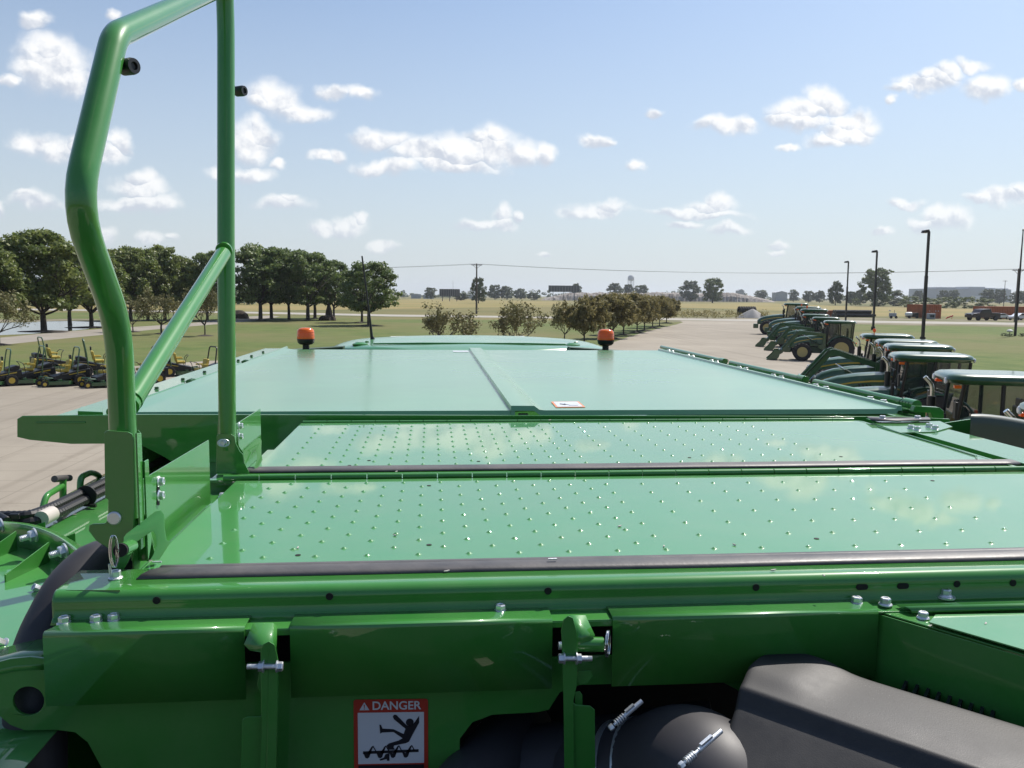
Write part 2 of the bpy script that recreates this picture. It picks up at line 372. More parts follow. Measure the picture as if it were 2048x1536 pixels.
# lower body, so that the machine stands on something
b = MB(); b.span((-1.33, 1.62, 1.5), (2.09, 7.6, 3.36)); b.span((-0.5, 1.75, 3.36), (1.72, 3.4, 3.80)); body = b.build('body', 'paint', comb, bevel=.03)
b = MB(); b.span((-1.2, -1.3, 2.2), (1.9, .8, 3.12)); b.build('unseen_rear_blocker', 'black', comb, bevel=.05)  # unseen black block, added to darken bounce and reflections on the shaded faces
b = MB(); b.span((-1.2, -3.2, 2.2), (1.9, -1.3, 3.95)); b.build('unseen_rear_blocker', 'black', comb, bevel=.08)  # unseen tall block, added to keep bright ground out of the reflections
b = MB(); b.span((-1.1, -1.28, 3.125), (1.8, .85, 3.14)); b.build('unseen_rear_dark_sheet', 'void', comb)  # unseen dark sheet added on the block, also for darker reflections
b = MB(); b.span((-0.9, 1.5, 0.95), (1.66, 8.2, 1.5)); b.build('chassis', 'tgreend', comb)
def wheel_meshes(r, w, rim_r, lugs=18):
    ty = MB(); h = w/2
    ty.lathe([(rim_r, -h*.8), (r*.80, -h), (r*.94, -h*.93), (r*.97, -h*.6), (r*.97, h*.6), (r*.94, h*.93), (r*.80, h), (rim_r, h*.8)], 36, caps=False)
    for i in range(lugs):
        for sgn in (-1, 1):
            a = 2*math.pi*(i+(.5 if sgn > 0 else 0))/lugs
            m = Matrix.Rotation(a, 4, 'Z') @ Matrix.Translation((r*.985, 0, sgn*h*.48)) @ Matrix.Rotation(sgn*.6, 4, 'X')
            ty.box((0, 0, 0), (r*.055, r*.075, h*1.05), m)
    ri = MB()
    ri.lathe([(rim_r*1.02, h*.8), (rim_r*.95, h*.82), (rim_r*.9, h*.45), (rim_r*.42, h*.28), (rim_r*.40, h*.5), (rim_r*.22, h*.55), (0, h*.55)], 32)
    for i in range(8):
        a = 2*math.pi*i/8; ri.lathe([(rim_r*.05, 0), (rim_r*.05, h*.12), (0, h*.12)], 8, Matrix.Translation((rim_r*.31*math.cos(a), rim_r*.31*math.sin(a), h*.45)))
    ri.lathe([(0, -h*.3), (rim_r*.9, -h*.3), (rim_r*1.0, -h*.8)], 24)
    return ty, ri
for (x, y, r, w) in ((-1.2, 7.2, .95, .7), (1.95, 7.2, .95, .7), (-1.0, 2.9, .7, .5), (1.75, 2.9, .7, .5)):
    ty, ri = wheel_meshes(r, w, r*.5)
    m = Matrix.Translation((x, y, r)) @ Matrix.Rotation(rad(90 if x > .4 else -90), 4, 'Y')
    for q in (ty, ri): q.v = [tuple(m @ Vector(p)) for p in q.v]
    t = ty.build('tyre', 'tyre', comb, smooth=30); ri.build('rim', 'yellowd', t)

# --- grain tank: rim, rear face, covers
ZT = 3.926
b = MB()
out = [(34, 838), (44, 832), (300, 829), (1500, 832), (1800, 833), (1900, 838), (1900, 900), (900, 925), (345, 925), (330, 915), (276, 887), (142, 888), (60, 880), (34, 874)]
b.prism([P(x, y, Y=3.405) for x, y in out], (0, .012, 0))
b.prism([P(x, y, Y=3.419) for x, y in [(345, 905), (1905, 890), (1905, 1010), (420, 1010)]], (0, .012, 0))
b.build('tank_rear_wall', 'paint', comb, bevel=.002)
b = MB()                                        # side rims with a turned-down lip
b.span((-1.52, 3.40, 3.893), (-1.335, 7.95, 3.900)); b.span((-1.525, 3.42, 3.835), (-1.518, 7.95, 3.898))
b.build('tank_rim', 'paint', comb, bevel=.003); b = MB(); b.span((2.035, 3.52, 3.880), (2.165, 7.80, 3.886)); b.span((2.160, 3.52, 3.72), (2.166, 7.80, 3.915))
b.build('tank_rim', 'paint', comb, bevel=.003); b = MB()
b.span((-1.20, 3.43, 3.36), (-1.16, 7.9, 3.885)); b.build('tank_side_wall', 'paint', comb, bevel=.003); b = MB(); b.span((2.05, 3.5, 3.36), (2.09, 7.9, 3.878))
b.build('tank_side_wall', 'paint', comb, bevel=.003)
# left cover: gently sloped, turned-up outer edge, rear lip
def cover(x0, x1, hump, name):
    b = MB(); rows = []
    ys = [3.475, 3.48, 4.2, 5.0, 5.8, 6.6, 7.40, 7.41]
    if hump: xs = [(.325, -.004), (.328, .020), (.425, .019), (.446, .003), (.47, .0)] + [(.46+(x1-.03-.46)*i/8, 0) for i in range(1, 9)] + [(x1-.024, .002), (x1-.018, .014), (x1, .014), (x1+.002, -.006)]
    else: xs = [(x0-.002, -.006), (x0, .012), (x0+.014, .012), (x0+.05, .003), (x0+.09, .0)] + [(x0+.09+(x1-x0-.09)*i/9, 0) for i in range(1, 10)]
    for i, y in enumerate(ys):
        r = []
        for (x, dz) in xs:
            sag = -.006*math.sin(math.pi*min(1, max(0, (y-3.475)/3.93)))*math.sin(math.pi*min(1, max(0, (x-x0)/(x1-x0))))
            lip = -.020 if i in (0, len(ys)-1) else 0
            r.append((x, y, ZT+dz+sag+(lip if i else -.021)))
        rows.append(r)
    b.grid(rows); return b.build(name, 'cover', comb, smooth=40)
cover(-1.25, .345, False, 'tank_cover'); cover(.335, 2.03, True, 'tank_cover')
b = MB(); b.span((-1.2, 3.44, 3.884), (2.0, 3.466, 3.898)); b.build('tank_sill', 'paint', comb, bevel=.003)
b = MB()
b.span((.36, 3.47, 3.899), (.40, 3.50, 3.912)); b.build('latch_block', 'rubber', comb, bevel=.003)
# hinge tubes and bolts along both rims
for side, xh, xb, x2 in ((-1, -1.29, -1.315, -1.42), (1, 2.135, 2.075, 2.12)):
    b = MB()
    for (a, e) in ((3.62, 4.55), (4.75, 5.9), (6.1, 7.75)):
        b.tube([(xh, a, 3.918 if side < 0 else 3.934), (xh, e, 3.918 if side < 0 else 3.934)], .0135 if side < 0 else .017, 14)
        b.span((xh-.01 if side > 0 else xh-.045, a, 3.899), (xh+.024, e, 3.905))
        b.tube([(xh, a-.08, 3.918 if side < 0 else 3.934), (xh, a+.01, 3.918 if side < 0 else 3.934)], .019 if side < 0 else .023, 12)
    b.build('hinge_tube', 'paint', comb, bevel=.001)
    for a in (3.56, 4.65, 6.0):
        b = MB(); zz = 3.918 if side < 0 else 3.934; b.tube([(xh+.024*math.cos(k*.9), a+.0035*k, zz+.020*math.sin(k*.9)) for k in range(26)], .0018, 6); b.build('spring', 'tgreen', comb)
    for i in range(7):
        y = 3.72+i*.58
        bolt((xb+.004*side, y, 3.906 if side < 0 else 3.925), r=.015, h=.010, name='cover_bolt'); bolt((xb+.004*side, y+.12, 3.906 if side < 0 else 3.925), r=.015, h=.010, name='cover_bolt')
    for i in range(9):
        if side < 0: bolt((x2, 3.60+i*.47, 3.899), r=.011, h=.012, name='rim_bolt', m='tgreen')
b = MB(); b.prism([P(x, y, Z=3.93) for x, y in ((155, 822), (162, 813), (203, 812), (206, 824))], (0, 0, -.03)); b.build('latch_plate', 'paint', comb, bevel=.003)
b = MB(); b.prism([P(x, y, Y=3.5) for x, y in ((1830, 812), (1880, 815), (1888, 822), (1888, 842), (1868, 842), (1862, 826), (1826, 824))], (0, .03, 0)); b.build('latch_plate', 'paint', comb, bevel=.003)
# small white warning label on the right cover
b = MB(); q = [P(x, y, Z=ZT+.0012) for x, y in ((1102, 803.5), (1157, 803), (1171, 814.5), (1112, 815))]; b.prism(q, (0, 0, .0008)); dc = b.build('warning_decal', 'dorange', comb, smooth=0); dc['label'] = 'small white warning sticker with an orange border'
c = sum(q, Vector())/4; b = MB(); b.prism([c+(p-c)*.86+Vector((0, 0, .0012)) for p in q], (0, 0, .0004)); ins = b.build('decal_panel', 'dwhite', dc, smooth=0)
b = MB()
for (x0, y0, x1, y1, w) in ((1120, 808, 1131, 809.5, .008), (1128, 807.5, 1140, 810.5, .004), (1138, 810.5, 1156, 810.6, .003)):
    b.tube([P(x0, y0, Z=ZT+.0032), P(x1, y1, Z=ZT+.0032)], w*.3, 6)
b.build('decal_symbol', 'dblack', ins, smooth=0)
b = MB(); b.prism([P(x, y, Z=ZT+.001) for x, y in ((905, 701.5), (935, 701.5), (938, 704), (907, 704))], (0, 0, .001)); b.build('warning_decal', 'dwhite', comb, smooth=0)

# --- cab roof, beacons, aerial
b = MB(); rows = []
RC = Vector((.45, 9.3, 0))
for i in range(15):
    t = i/14; w = 1.38*math.sqrt(max(0.02, 1-abs(2*t-1)**3.2)); y = 7.72+t*2.3
    r = []
    for j in range(25):
        s = 2*j/24-1; x = .40+s*w
        z = 3.905+.055*(1-abs(s)**2.4)*(1-(2*t-1)**4)
        if .17 < t < .5 and .16 < abs(s) < .80: z -= .014
        if abs(s) > .96 or i in (0, 14): z -= .03
        r.append((x, y, z))
    rows.append(r)
b.grid(rows); b.v += [(p[0], p[1], 3.78) for p in ()]; roof = b.build('cab_roof', 'cover', comb, smooth=60, subsurf=1, solid=.03)
b = MB(); b.span((-.75, 7.9, 2.3), (1.55, 9.9, 3.84)); b.build('cab', 'black', comb, bevel=.05)
b = MB(); b.tube([(-.55, 8.2, 3.93), (-.1, 8.05, 3.945), (.9, 8.05, 3.945), (1.3, 8.2, 3.93)], .008, 8); b.build('roof_trim', 'paint', roof)
for x in (-.62, .1, .75, 1.42):
    b = MB(); hexbolt(b, (x, 8.0+.3*abs(x-.4), 3.935), r=.02, h=.014); b.build('roof_bolt', 'paint', roof)
for x in (-.68, 1.38):
    b = MB(); b.lathe([(.075, 0), (.075, .012), (.04, .03), (.03, .03), (0, .03)], 20, Matrix.Translation((x, 8.25, 3.915))); b.build('roof_cap', 'paint', roof)
for px in (612, 1211):
    p = P(px, 695, Y=7.75)
    root = MB(); root.lathe([(.03, -.12), (.03, .0), (.055, .005), (.072, .02), (.078, .05), (.078, .055), (0, .055)], 28, Matrix.Translation((p.x, 7.75, 3.945)))
    bc = root.build('beacon', 'black', comb)
    b = MB(); b.lathe([(.077, .055), (.078, .07), (.074, .09), (.077, .092), (.073, .112), (.076, .114), (.070, .135), (.055, .148), (.03, .154), (0, .155)], 28, Matrix.Translation((p.x, 7.75, 3.945))); b.build('lens', 'orange', bc)
    b = MB(); s = -1 if px < 900 else 1
    b.prism([(p.x-s*.32, 7.80, 3.80), (p.x-s*.32, 7.80, 3.925), (p.x-s*.02, 7.80, 3.905), (p.x+s*.28, 7.80, 3.885), (p.x+s*.28, 7.80, 3.80)], (0, .18, 0)); b.build('beacon_bracket', 'tgreend', bc, bevel=.006)
a0 = P(745, 679, Y=9.0); a1 = P(724, 512, Y=9.0)
b = MB(); b.tube([a0-Vector((0, 0, .06)), a0+(a1-a0)*.25, a1], [.018, .011, .008], 8); b.lathe([(.03, -.06), (.028, 0), (.014, .03), (0, .03)], 12, Matrix.Translation(a0)); b.tube([a1-(a1-a0)*.03, a1], .007, 8)
b.build('aerial', 'black', comb)
b = MB()
b.prism([P(x, y, Y=9.6) for x, y in ((778, 675), (840, 674), (842, 681), (778, 682))], (0, .3, 0)); b.prism([P(x, y, Y=9.6) for x, y in ((960, 674), (1055, 674.5), (1056, 681), (960, 681))], (0, .3, 0)); b.build('roof_light_bar', 'white', comb, bevel=.01)

# --- walkway decks with raised buttons
gx = P(838.3, 1080.2, Z=ZP); PITCHG = .098
def deck(y0, y1, x0, x1, sx0, sx1, name, phase_y, holes):
    b = MB()
    b.span((x0, y0, ZP-.003), (x1, y1, ZP)); b.span((x0-.002, y0, ZP-.03), (x0, y1, ZP-.001))
    prof = [(.0078, .0), (.0056, .0006), (.0036, .0025), (.0018, .0034), (0, .0036)]
    for k in (0, 1):
        for i in range(-9, 14):
            for j in range(-9, 9):
                x = gx.x+(i+.5*k)*PITCHG; y = phase_y+(j+.5*k)*PITCHG
                if k and not (sx0 < x < sx1): continue
                if x0+.035 < x < x1-.03 and y0+.045 < y < y1-.035: b.lathe(prof, 12, Matrix.Translation((x, y, ZP)))
    o = b.build(name, 'panel', comb, smooth=50)
    b = MB()
    for (x, y) in holes:
        p = P(x, y, Z=ZP+.0006); b.lathe([(.0055, 0), (.0055, .0003), (0, .0003)], 12, Matrix.Translation(p))
    b.build('drain_hole_shade', 'void', o, smooth=0); return o  # black discs laid on the deck as the shade of drain holes
deck(1.553, 2.296, -.52, 1.744, -.42, .42, 'deck_panel', gx.y, ((858, 971), (596, 1110), (858, 1089.5), (1633, 1077), (1865, 961)))
gy = P(450+1115/2.56, 820+245/2.56, Z=ZP).y
deck(2.445, 3.33, -.503, 1.745, -.36, .46, 'deck_panel', gy, ((699, 930.7), (738, 920.8), (957, 922.5), (1379, 915), (1682, 913), (1845, 921.5)))
b = MB()                                       # piano hinge between the decks
for i in range(24):
    x = -.56+i*.096
    b.tube([(x+.0012, 2.318, ZP+.003), (x+.0948, 2.318, ZP+.003)], .0092, 14)
b.span((-.62, 2.326, ZP-.012), (1.744, 2.355, ZP-.004)); b.build('piano_hinge', 'paint', comb, bevel=.0008, smooth=40)
b = MB()
for i in range(24):
    x = -.50+i*.0935; b.tube([(x+.0012, 3.342, ZP+.001), (x+.092, 3.342, ZP+.001)], .0065, 10)
b.build('piano_hinge', 'paint', comb, smooth=40)
b = MB(); b.span((-.6, 2.352, ZP-.008), (1.75, 2.45, ZP-.0035)); b.span((-.62, 2.352, ZP-.1), (1.75, 2.36, ZP-.01))
b.span((-.62, 1.50, ZP-.06), (-.535, 2.45, ZP-.052)); b.build('deck_cross_rail', 'paint', comb, bevel=.003)
# rubber strips
def seal(x0, x1, ya, yb, z, name, h, bow=0.004):
    b = MB(); rows = []; n = 60
    for i in range(n+1):
        t = i/n; x = x0+(x1-x0)*t; w = bow*math.sin(t*9.0)+.5*bow*math.sin(t*23+1)
        s = -.035*max(0, 1-t*25)
        rows.append([(x+s*0, yb+w*.3, z+.0015), (x, yb-.002+w*.3, z+.004), (x, yb-.014+w*.3, z+.0045), (x, yb-.016+w*.3, z+.0036), (x, yb-.018+w*.3, z+.0046), (x-.012*(1 if i == 0 else 0), (ya+yb)/2, z+h), (x-.02*(1 if i == 0 else 0), ya+.012+w, z+h*.8), (x-.026*(1 if i == 0 else 0), ya+w, z-.0015)])
    b.grid(rows); return b.build(name, 'rubber', comb, smooth=60, solid=.002)
seal(-.49, 1.76, 1.500, 1.562, ZP+.002, 'rubber_seal', .0045, .002)
seal(-.522, 1.80, 2.405, 2.463, ZP+.001, 'rubber_seal', .0045, .002)
b = MB()
for (x, y) in ((314, 1124), (1105, 1118)): 
    p = P(x, y, Z=ZP+.011); b.tube([p+Vector((-.008, 0, 0)), p+Vector((.008, 0, 0))], .002, 6)
b.build('staple', 'zinc', comb)

# --- rear crossmember: rounded top, holes as black shade patches
b = MB()
prof = [(1.560, ZP-.001), (1.4605, ZP-.001), (1.460, ZP-.001)]
for k in range(1, 9):
    a = math.pi/2*k/8; prof.append((1.460-.020*math.sin(a), ZP-.001-.020*(1-math.cos(a))))
prof += [(1.440, 3.8785), (1.440, 3.8565), (1.4395, 3.856), (1.431, 3.8475)]
xs = [-.632, -.628] + [-.6+2.55*i/16 for i in range(17)]
rows = []
for (y, z) in prof: rows.append([(x if not (x == -.632 and y > 1.5) else x, y, z) for x in xs])
b.grid(rows[::-1]); cr = b.build('crossmember', 'paint', comb, smooth=60, solid=.003)
for (x, y, sl) in ((313, 1201, 0), (659, 1193, 0), (1096, 1182, 0), (1512, 1175, 0), (1914, 1168, 0), (2026, 1166, 0), (1724, 1174, 1), (1806, 1172, 1)):
    p = P(x, y, Y=1.4393); b = MB(); m = axis_m(p, (0, -1, 0))
    r = .0065; pts = []
    for k in range(20):
        a = 2*math.pi*k/20; pts.append(m @ Vector((r*(.85 if sl else 1)*math.cos(a)+(0), r*(.85 if sl else 1)*math.sin(a), 0)) + Vector(((.006 if math.cos(a) != 0 and (m @ Vector((math.cos(a), math.sin(a), 0))-p).x > 0 else -.006) if sl else 0, 0, 0)))
    b.prism(pts, (0, -.0006, 0)); b.build('bolt_hole_shade', 'void', cr, smooth=0)  # black patch on the face, painted shade of an open hole
b = MB(); b.prism([P(x, y, Z=ZP-.001) for x, y in ((160, 1147), (240, 1146), (240, 1180), (132, 1180), (140, 1165), (168, 1158))], (0, 0, -.004)); b.build('corner_plate', 'paint', comb)
# flange and the three angle covers below it
FZ = 3.8475
b = MB(); b.span((-.625, 1.39, FZ-.004), (1.9, 1.434, FZ)); b.build('flange', 'paint', comb, bevel=.0015)
def xpx(x, y, Y): return P(x, y, Y=Y).x
YF = 1.385
for (xa, xb) in ((88, 490), (581, 1104), (1224, 1752)):
    a = xpx(xa, 1300, YF); c = xpx(xb, 1290, YF); s = .020
    b = MB(); pr = [(1.436, FZ+.0035), (YF+.0052, FZ+.0035), (YF+.0046, FZ+.0035), (YF+.0012, FZ+.0023), (YF, FZ-.001), (YF, FZ-.0016), (YF, 3.7305)]
    rows = [[(x + (s if (i == 0 and xa < 100 and x == a) else 0), y, z) for x in (a, (a+c)/2, c)] for i, (y, z) in enumerate(pr)]
    b.grid(rows); b.build('angle_cover', 'paint', comb, smooth=50, solid=.003)
b = MB(); b.span((xpx(490, 1240, YF)-.01, YF+.004, FZ-.012), (xpx(581, 1240, YF)+.01, 1.43, FZ-.002)); b.build('flange_bridge', 'paint', comb, bevel=.001); b = MB(); b.span((xpx(1104, 1240, YF)-.01, YF+.004, FZ-.012), (xpx(1224, 1240, YF)+.01, 1.43, FZ-.002)); b.build('flange_bridge', 'paint', comb, bevel=.001)
for (x, y) in ((133, 1243), (196, 1241), (231, 1238), (1000, 1219), (1709, 1204), (1766, 1206)): bolt(P(x, y, Z=FZ+.0036)+Vector((0, -.008, 0)), r=.0094, h=.0105)
bolt(P(231, 1156, Z=ZP), r=.0094, h=.012)
# back plate with its cut-outs
YB = 1.418
outer = [(-80, 1345), (20, 1318), (60, 1314), (130, 1322), (260, 1330), (1000, 1318), (1770, 1290), (1790, 1540), (1560, 1540), (1520, 1450), (1487, 1400), (1475, 1380), (1440, 1362), (1160, 1370), (1120, 1385), (1098, 1420), (1075, 1425), (985, 1430), (945, 1445), (920, 1478), (916, 1640), (240, 1640), (205, 1540), (175, 1485), (150, 1465), (110, 1460), (50, 1461), (20, 1450), (-10, 1425), (-80, 1400)]
hole = [(57+31*math.cos(2*math.pi*k/28), 1402+29*math.sin(2*math.pi*k/28)) for k in range(28)]
hole2 = []
b = MB(); b.prism([P(x, y, Y=YB) for x, y in outer], (0, .006, 0), holes=[[P(x, y, Y=YB) for x, y in hole]]); bp = b.build('back_plate', 'paint', comb, bevel=.0012)
b = MB(); rows = []
for k, (y, z) in enumerate([(1.50, 3.797), (1.44, 3.797), (1.424, 3.794), (1.418, 3.786), (1.4165, 3.777)]):
    rows.append([P(x, 1320, Y=1.42).x*Vector((1, 0, 0)) + Vector((0, y, z - dz)) for x, dz in ((-90, .018), (-30, .012), (0, .006), (30, .001), (60, 0), (95, 0))])
b.grid(rows[::-1]); b.build('turned_edge', 'paint', bp, smooth=70, solid=.003)
for (x, y) in ((915, 1360), (1455, 1339)): bolt(P(x, y, Y=YB), (0, -1, 0), r=.0085, h=.007)
p = P(376, 1362, Y=YB); b = MB(); b.lathe([(.009, -.001), (.009, .002), (0, .003)], 16, axis_m(p, (0, -1, 0))); b.build('rivet', 'zinc', comb)
for (x, y) in ((273, 1394),): 
    p = P(x, y, Y=YB); b = MB(); b.lathe([(.007, -.001), (.007, .0006), (0, .0006)], 16, axis_m(p, (0, -1, 0))); b.build('bolt_hole_shade', 'void', bp)  # flat black disc as the dark of a hole
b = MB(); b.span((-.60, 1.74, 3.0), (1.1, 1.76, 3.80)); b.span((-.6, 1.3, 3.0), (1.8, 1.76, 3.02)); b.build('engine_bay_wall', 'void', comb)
# danger sign
q = [P(x, y, Y=YB-.0006) for x, y in ((707, 1399), (856, 1397), (856, 1548), (707, 1550))]
W = (q[1]-q[0]).length; ex = (q[1]-q[0]).normalized(); ez = Vector((0, 0, 1)); o0 = q[0]
def sg(u, v, d=0): return o0+ex*(u*W)-ez*(v*W)+Vector((0, -.0005-d, 0))
def rrect(u0, v0, u1, v1, r, d):
    pts = []
    for (cx, cy, a0) in ((u0+r, v0+r, 180), (u1-r, v0+r, 270), (u1-r, v1-r, 0), (u0+r, v1-r, 90)):
        for k in range(5):
            a = rad(a0+90*k/4); pts.append(sg(cx+r*math.cos(a), cy+r*math.sin(a), d))
    return pts
b = MB(); b.prism(rrect(0, 0, 1, 1.75, .035, 0), (0, -.0004, 0)); sign = b.build('danger_sign', 'dred', comb, smooth=0); sign['label'] = 'red and white danger sign with a falling figure over an auger'
b = MB(); b.prism(rrect(.055, .185, .945, .915, .005, .0006), (0, -.0002, 0)); pan = b.build('sign_panel', 'dwhite', sign, smooth=0)
b = MB(); b.prism(rrect(.055, .935, .945, 1.70, .005, .0006), (0, -.0002, 0)); b.build('sign_panel', 'dblack', sign, smooth=0)
Z7 = lambda x, y: sg((x-367)/506, (y-916)/506, .0012)       # traced pictogram
def poly(b, pts): b.prism([Z7(*p) for p in pts], (0, -.0002, 0))
b = MB()
poly(b, [(632, 1040), (640, 1026), (655, 1026), (722, 1098), (735, 1108), (760, 1103), (775, 1090), (812, 1036), (812, 1085), (770, 1165), (742, 1222), (722, 1232), (640, 1248), (636, 1262), (648, 1278), (600, 1278), (590, 1245), (605, 1232), (672, 1212), (698, 1196), (636, 1150), (560, 1152), (546, 1160), (541, 1095), (552, 1098), (562, 1124), (636, 1130), (706, 1166), (718, 1128), (640, 1058)])
poly(b, [(748+27*math.cos(2*math.pi*k/20), 1082+27*math.sin(2*math.pi*k/20)) for k in range(20)])
poly(b, [(428, 1286), (808, 1278), (808, 1298), (428, 1306)])
for k in range(4):
    x = 452+k*88
    poly(b, [(x-25, 1290), (x-10, 1330), (x+2, 1338), (x+16, 1330), (x+38, 1262), (x+44, 1252), (x+52, 1262), (x+66, 1296), (x+80, 1296), (x+60, 1250), (x+44, 1246), (x+30, 1252), (x+8, 1318), (x, 1322), (x-8, 1288)] if False else [(x-22, 1296), (x-8, 1334), (x+6, 1338), (x+18, 1330), (x+44, 1256), (x+62, 1290), (x+70, 1290), (x+46, 1246), (x+34, 1254), (x+4, 1304)])
poly(b, [(580, 1310), (608, 1302), (608, 1358), (592, 1358), (588, 1345), (545, 1356), (540, 1345), (570, 1334)])
b.build('falling_figure_symbol', 'dblack', pan, smooth=0)
def text(body, name, size, org, mname, parent, d):
    cu = bpy.data.curves.new(name, 'FONT'); cu.body = body; cu.size = size; cu.offset = size*.018
    t = bpy.data.objects.new(name, cu); COL.objects.link(t); bpy.context.view_layer.update()
    me = bpy.data.meshes.new_from_object(t.evaluated_get(bpy.context.evaluated_depsgraph_get()))
    bpy.data.objects.remove(t)
    o = bpy.data.objects.new(name, me); COL.objects.link(o)
    for v in me.vertices: v.co = org+ex*v.co.x+ez*v.co.y+Vector((0, -d, 0))
    me.materials.clear(); me.materials.append(M[mname]); o.parent = parent; return o, me
tx, tme = text('DANGER', 'danger_lettering', W*.165, sg(.245, .142), 'dwhite', sign, .0012)
mx = max(v.co.x for v in tme.vertices); mn = min(v.co.x for v in tme.vertices); k = W*.655/(mx-mn)
for v in tme.vertices: v.co.x = mn+(v.co.x-mn)*k
b = MB(); poly(b, [(407, 990), (440, 934), (474, 990)]); tri = b.build('alert_triangle', 'dwhite', sign, smooth=0)
b = MB(); b.prism([Z7(*p)-Vector((0, .0004, 0)) for p in ((436, 950), (444, 950), (442, 974), (438, 974))], (0, -.0002, 0)); b.prism([Z7(*p)-Vector((0, .0004, 0)) for p in ((437, 978), (443, 978), (443, 984), (437, 984))], (0, -.0002, 0)); b.build('exclamation_mark', 'dred', tri, smooth=0)
# --- latch levers
def tracept(b, pts, Y, t=.004): b.prism([P(x, y, Y=Y) for x, y in pts], (0, t, 0))
lv = MB()
tracept(lv, [(521, 1300), (527, 1288), (538, 1283), (549, 1290), (556, 1320), (555, 1420), (549, 1640), (516, 1640), (524, 1440), (522, 1420)], 1.352, .003)
lv = lv.build('latch_lever', 'paint', comb, bevel=.001)
b = MB(); b.prism([P(537, 1296, Y=1.351), P(552, 1296, Y=1.378), P(556, 1330, Y=1.378), P(555, 1420, Y=1.378), P(549, 1640, Y=1.378), P(530, 1640, Y=1.351), P(534, 1420, Y=1.351)], (.0015, .001, 0)); b.build('lever_side', 'paint', lv, bevel=.0006)
b = MB(); b.grid([[P(507, 1247, Y=1.392), P(545, 1247, Y=1.392), P(553, 1254, Y=1.392)], [P(488, 1290, Y=1.362), P(535, 1290, Y=1.366), P(552, 1294, Y=1.37)], [P(500, 1301, Y=1.360), P(524, 1304, Y=1.362), P(528, 1330, Y=1.372)]]); b.build('lever_tab', 'paint', lv, smooth=28, solid=.003)
b = MB(); tracept(b, [(523, 1300), (529, 1310), (530, 1372), (521, 1388), (514, 1370), (521, 1330)], 1.372, .003); tracept(b, [(484, 1440), (493, 1434), (519, 1433), (532, 1426), (533, 1640), (478, 1640)], 1.365, .003); b.build('lever_flange', 'paint', lv, bevel=.001)
def xbolt(parent, x0, x1, y, Y, flip=1, r=.0078):
    a = P(x0, y, Y=Y); c = P(x1, y, Y=Y); d = (c-a).normalized(); L_ = (c-a).length
    b = MB(); b.tube([a, c], r*.55, 12); m = axis_m(c-d*.0085, d); b.lathe([(r, 0), (r, .007), (r*.85, .0085), (0, .0085)], 6, m)
    b.lathe([(r*1.25, -.002), (r*1.25, 0), (0, 0)], 18, m); m = axis_m(a+d*L_*.32, d); b.lathe([(r, 0), (r, .007), (0, .007)], 6, m); b.lathe([(r*1.3, .007), (r*1.3, .009), (0, .009)], 18, m)
    for k in range(6): b.lathe([(r*.55, k*.0012), (r*.62, k*.0012+.0006), (r*.55, k*.0012+.0012)], 12, axis_m(a, d))
    return b.build('pivot_bolt', 'zinc', parent, smooth=25)
xbolt(lv, 494, 566, 1333, 1.349)
lv2 = MB(); tracept(lv2, [(1127, 1240), (1137, 1232), (1146, 1236), (1153, 1262), (1156, 1300), (1154, 1370), (1147, 1402), (1150, 1640), (1130, 1640), (1127, 1400), (1124, 1290), (1122, 1262)], 1.352, .003); lv2 = lv2.build('latch_lever', 'paint', comb, bevel=.001)
b = MB(); b.grid([[P(1137, 1232, Y=1.395), P(1150, 1232, Y=1.395), P(1170, 1232, Y=1.395)], [P(1150, 1268, Y=1.368), P(1165, 1268, Y=1.37), P(1189, 1272, Y=1.372)], [P(1152, 1291, Y=1.36), P(1160, 1288, Y=1.362), P(1180, 1281, Y=1.366)]]); b.build('lever_tab', 'paint', lv2, smooth=28, solid=.003)
b = MB(); tracept(b, [(1152, 1410), (1180, 1412), (1190, 1420), (1192, 1640), (1148, 1640), (1146, 1405)], 1.358, .003); tracept(b, [(1155, 1343), (1181, 1341), (1186, 1352), (1176, 1366), (1160, 1371), (1152, 1362)], 1.375, .003); tracept(b, [(1150, 1385), (1160, 1383), (1165, 1390), (1165, 1412), (1150, 1412)], 1.37, .003); b.build('lever_flange', 'paint', lv2, bevel=.001)
b = MB(); b.tube([P(1152, 1288, Y=1.372), P(1206, 1289, Y=1.372)], .0125, 20); b.build('spacer_sleeve', 'paint', lv2)
xbolt(lv2, 1184, 1117, 1317, 1.347)
b = MB(); b.tube([P(1117, 1291, Y=1.372), P(1130, 1291, Y=1.372)], .007, 16); b.build('pin_head', 'zinc', lv2)
def ring(px, py, Y, rx, rz, tilt, parent, m='chrome'):
    c = P(px, py, Y=Y); b = MB()
    for off in (0, .0028):
        b.tube([c+Vector((off+math.cos(t)*rx*math.cos(tilt), math.cos(t)*rx*math.sin(tilt), math.sin(t)*rz)) for t in [2*math.pi*k/28 for k in range(28)]], .0013, 8, closed=True)
    return b.build('split_ring', m, parent)
ring(1214, 1288, 1.360, .018, .0225, rad(70), lv2)
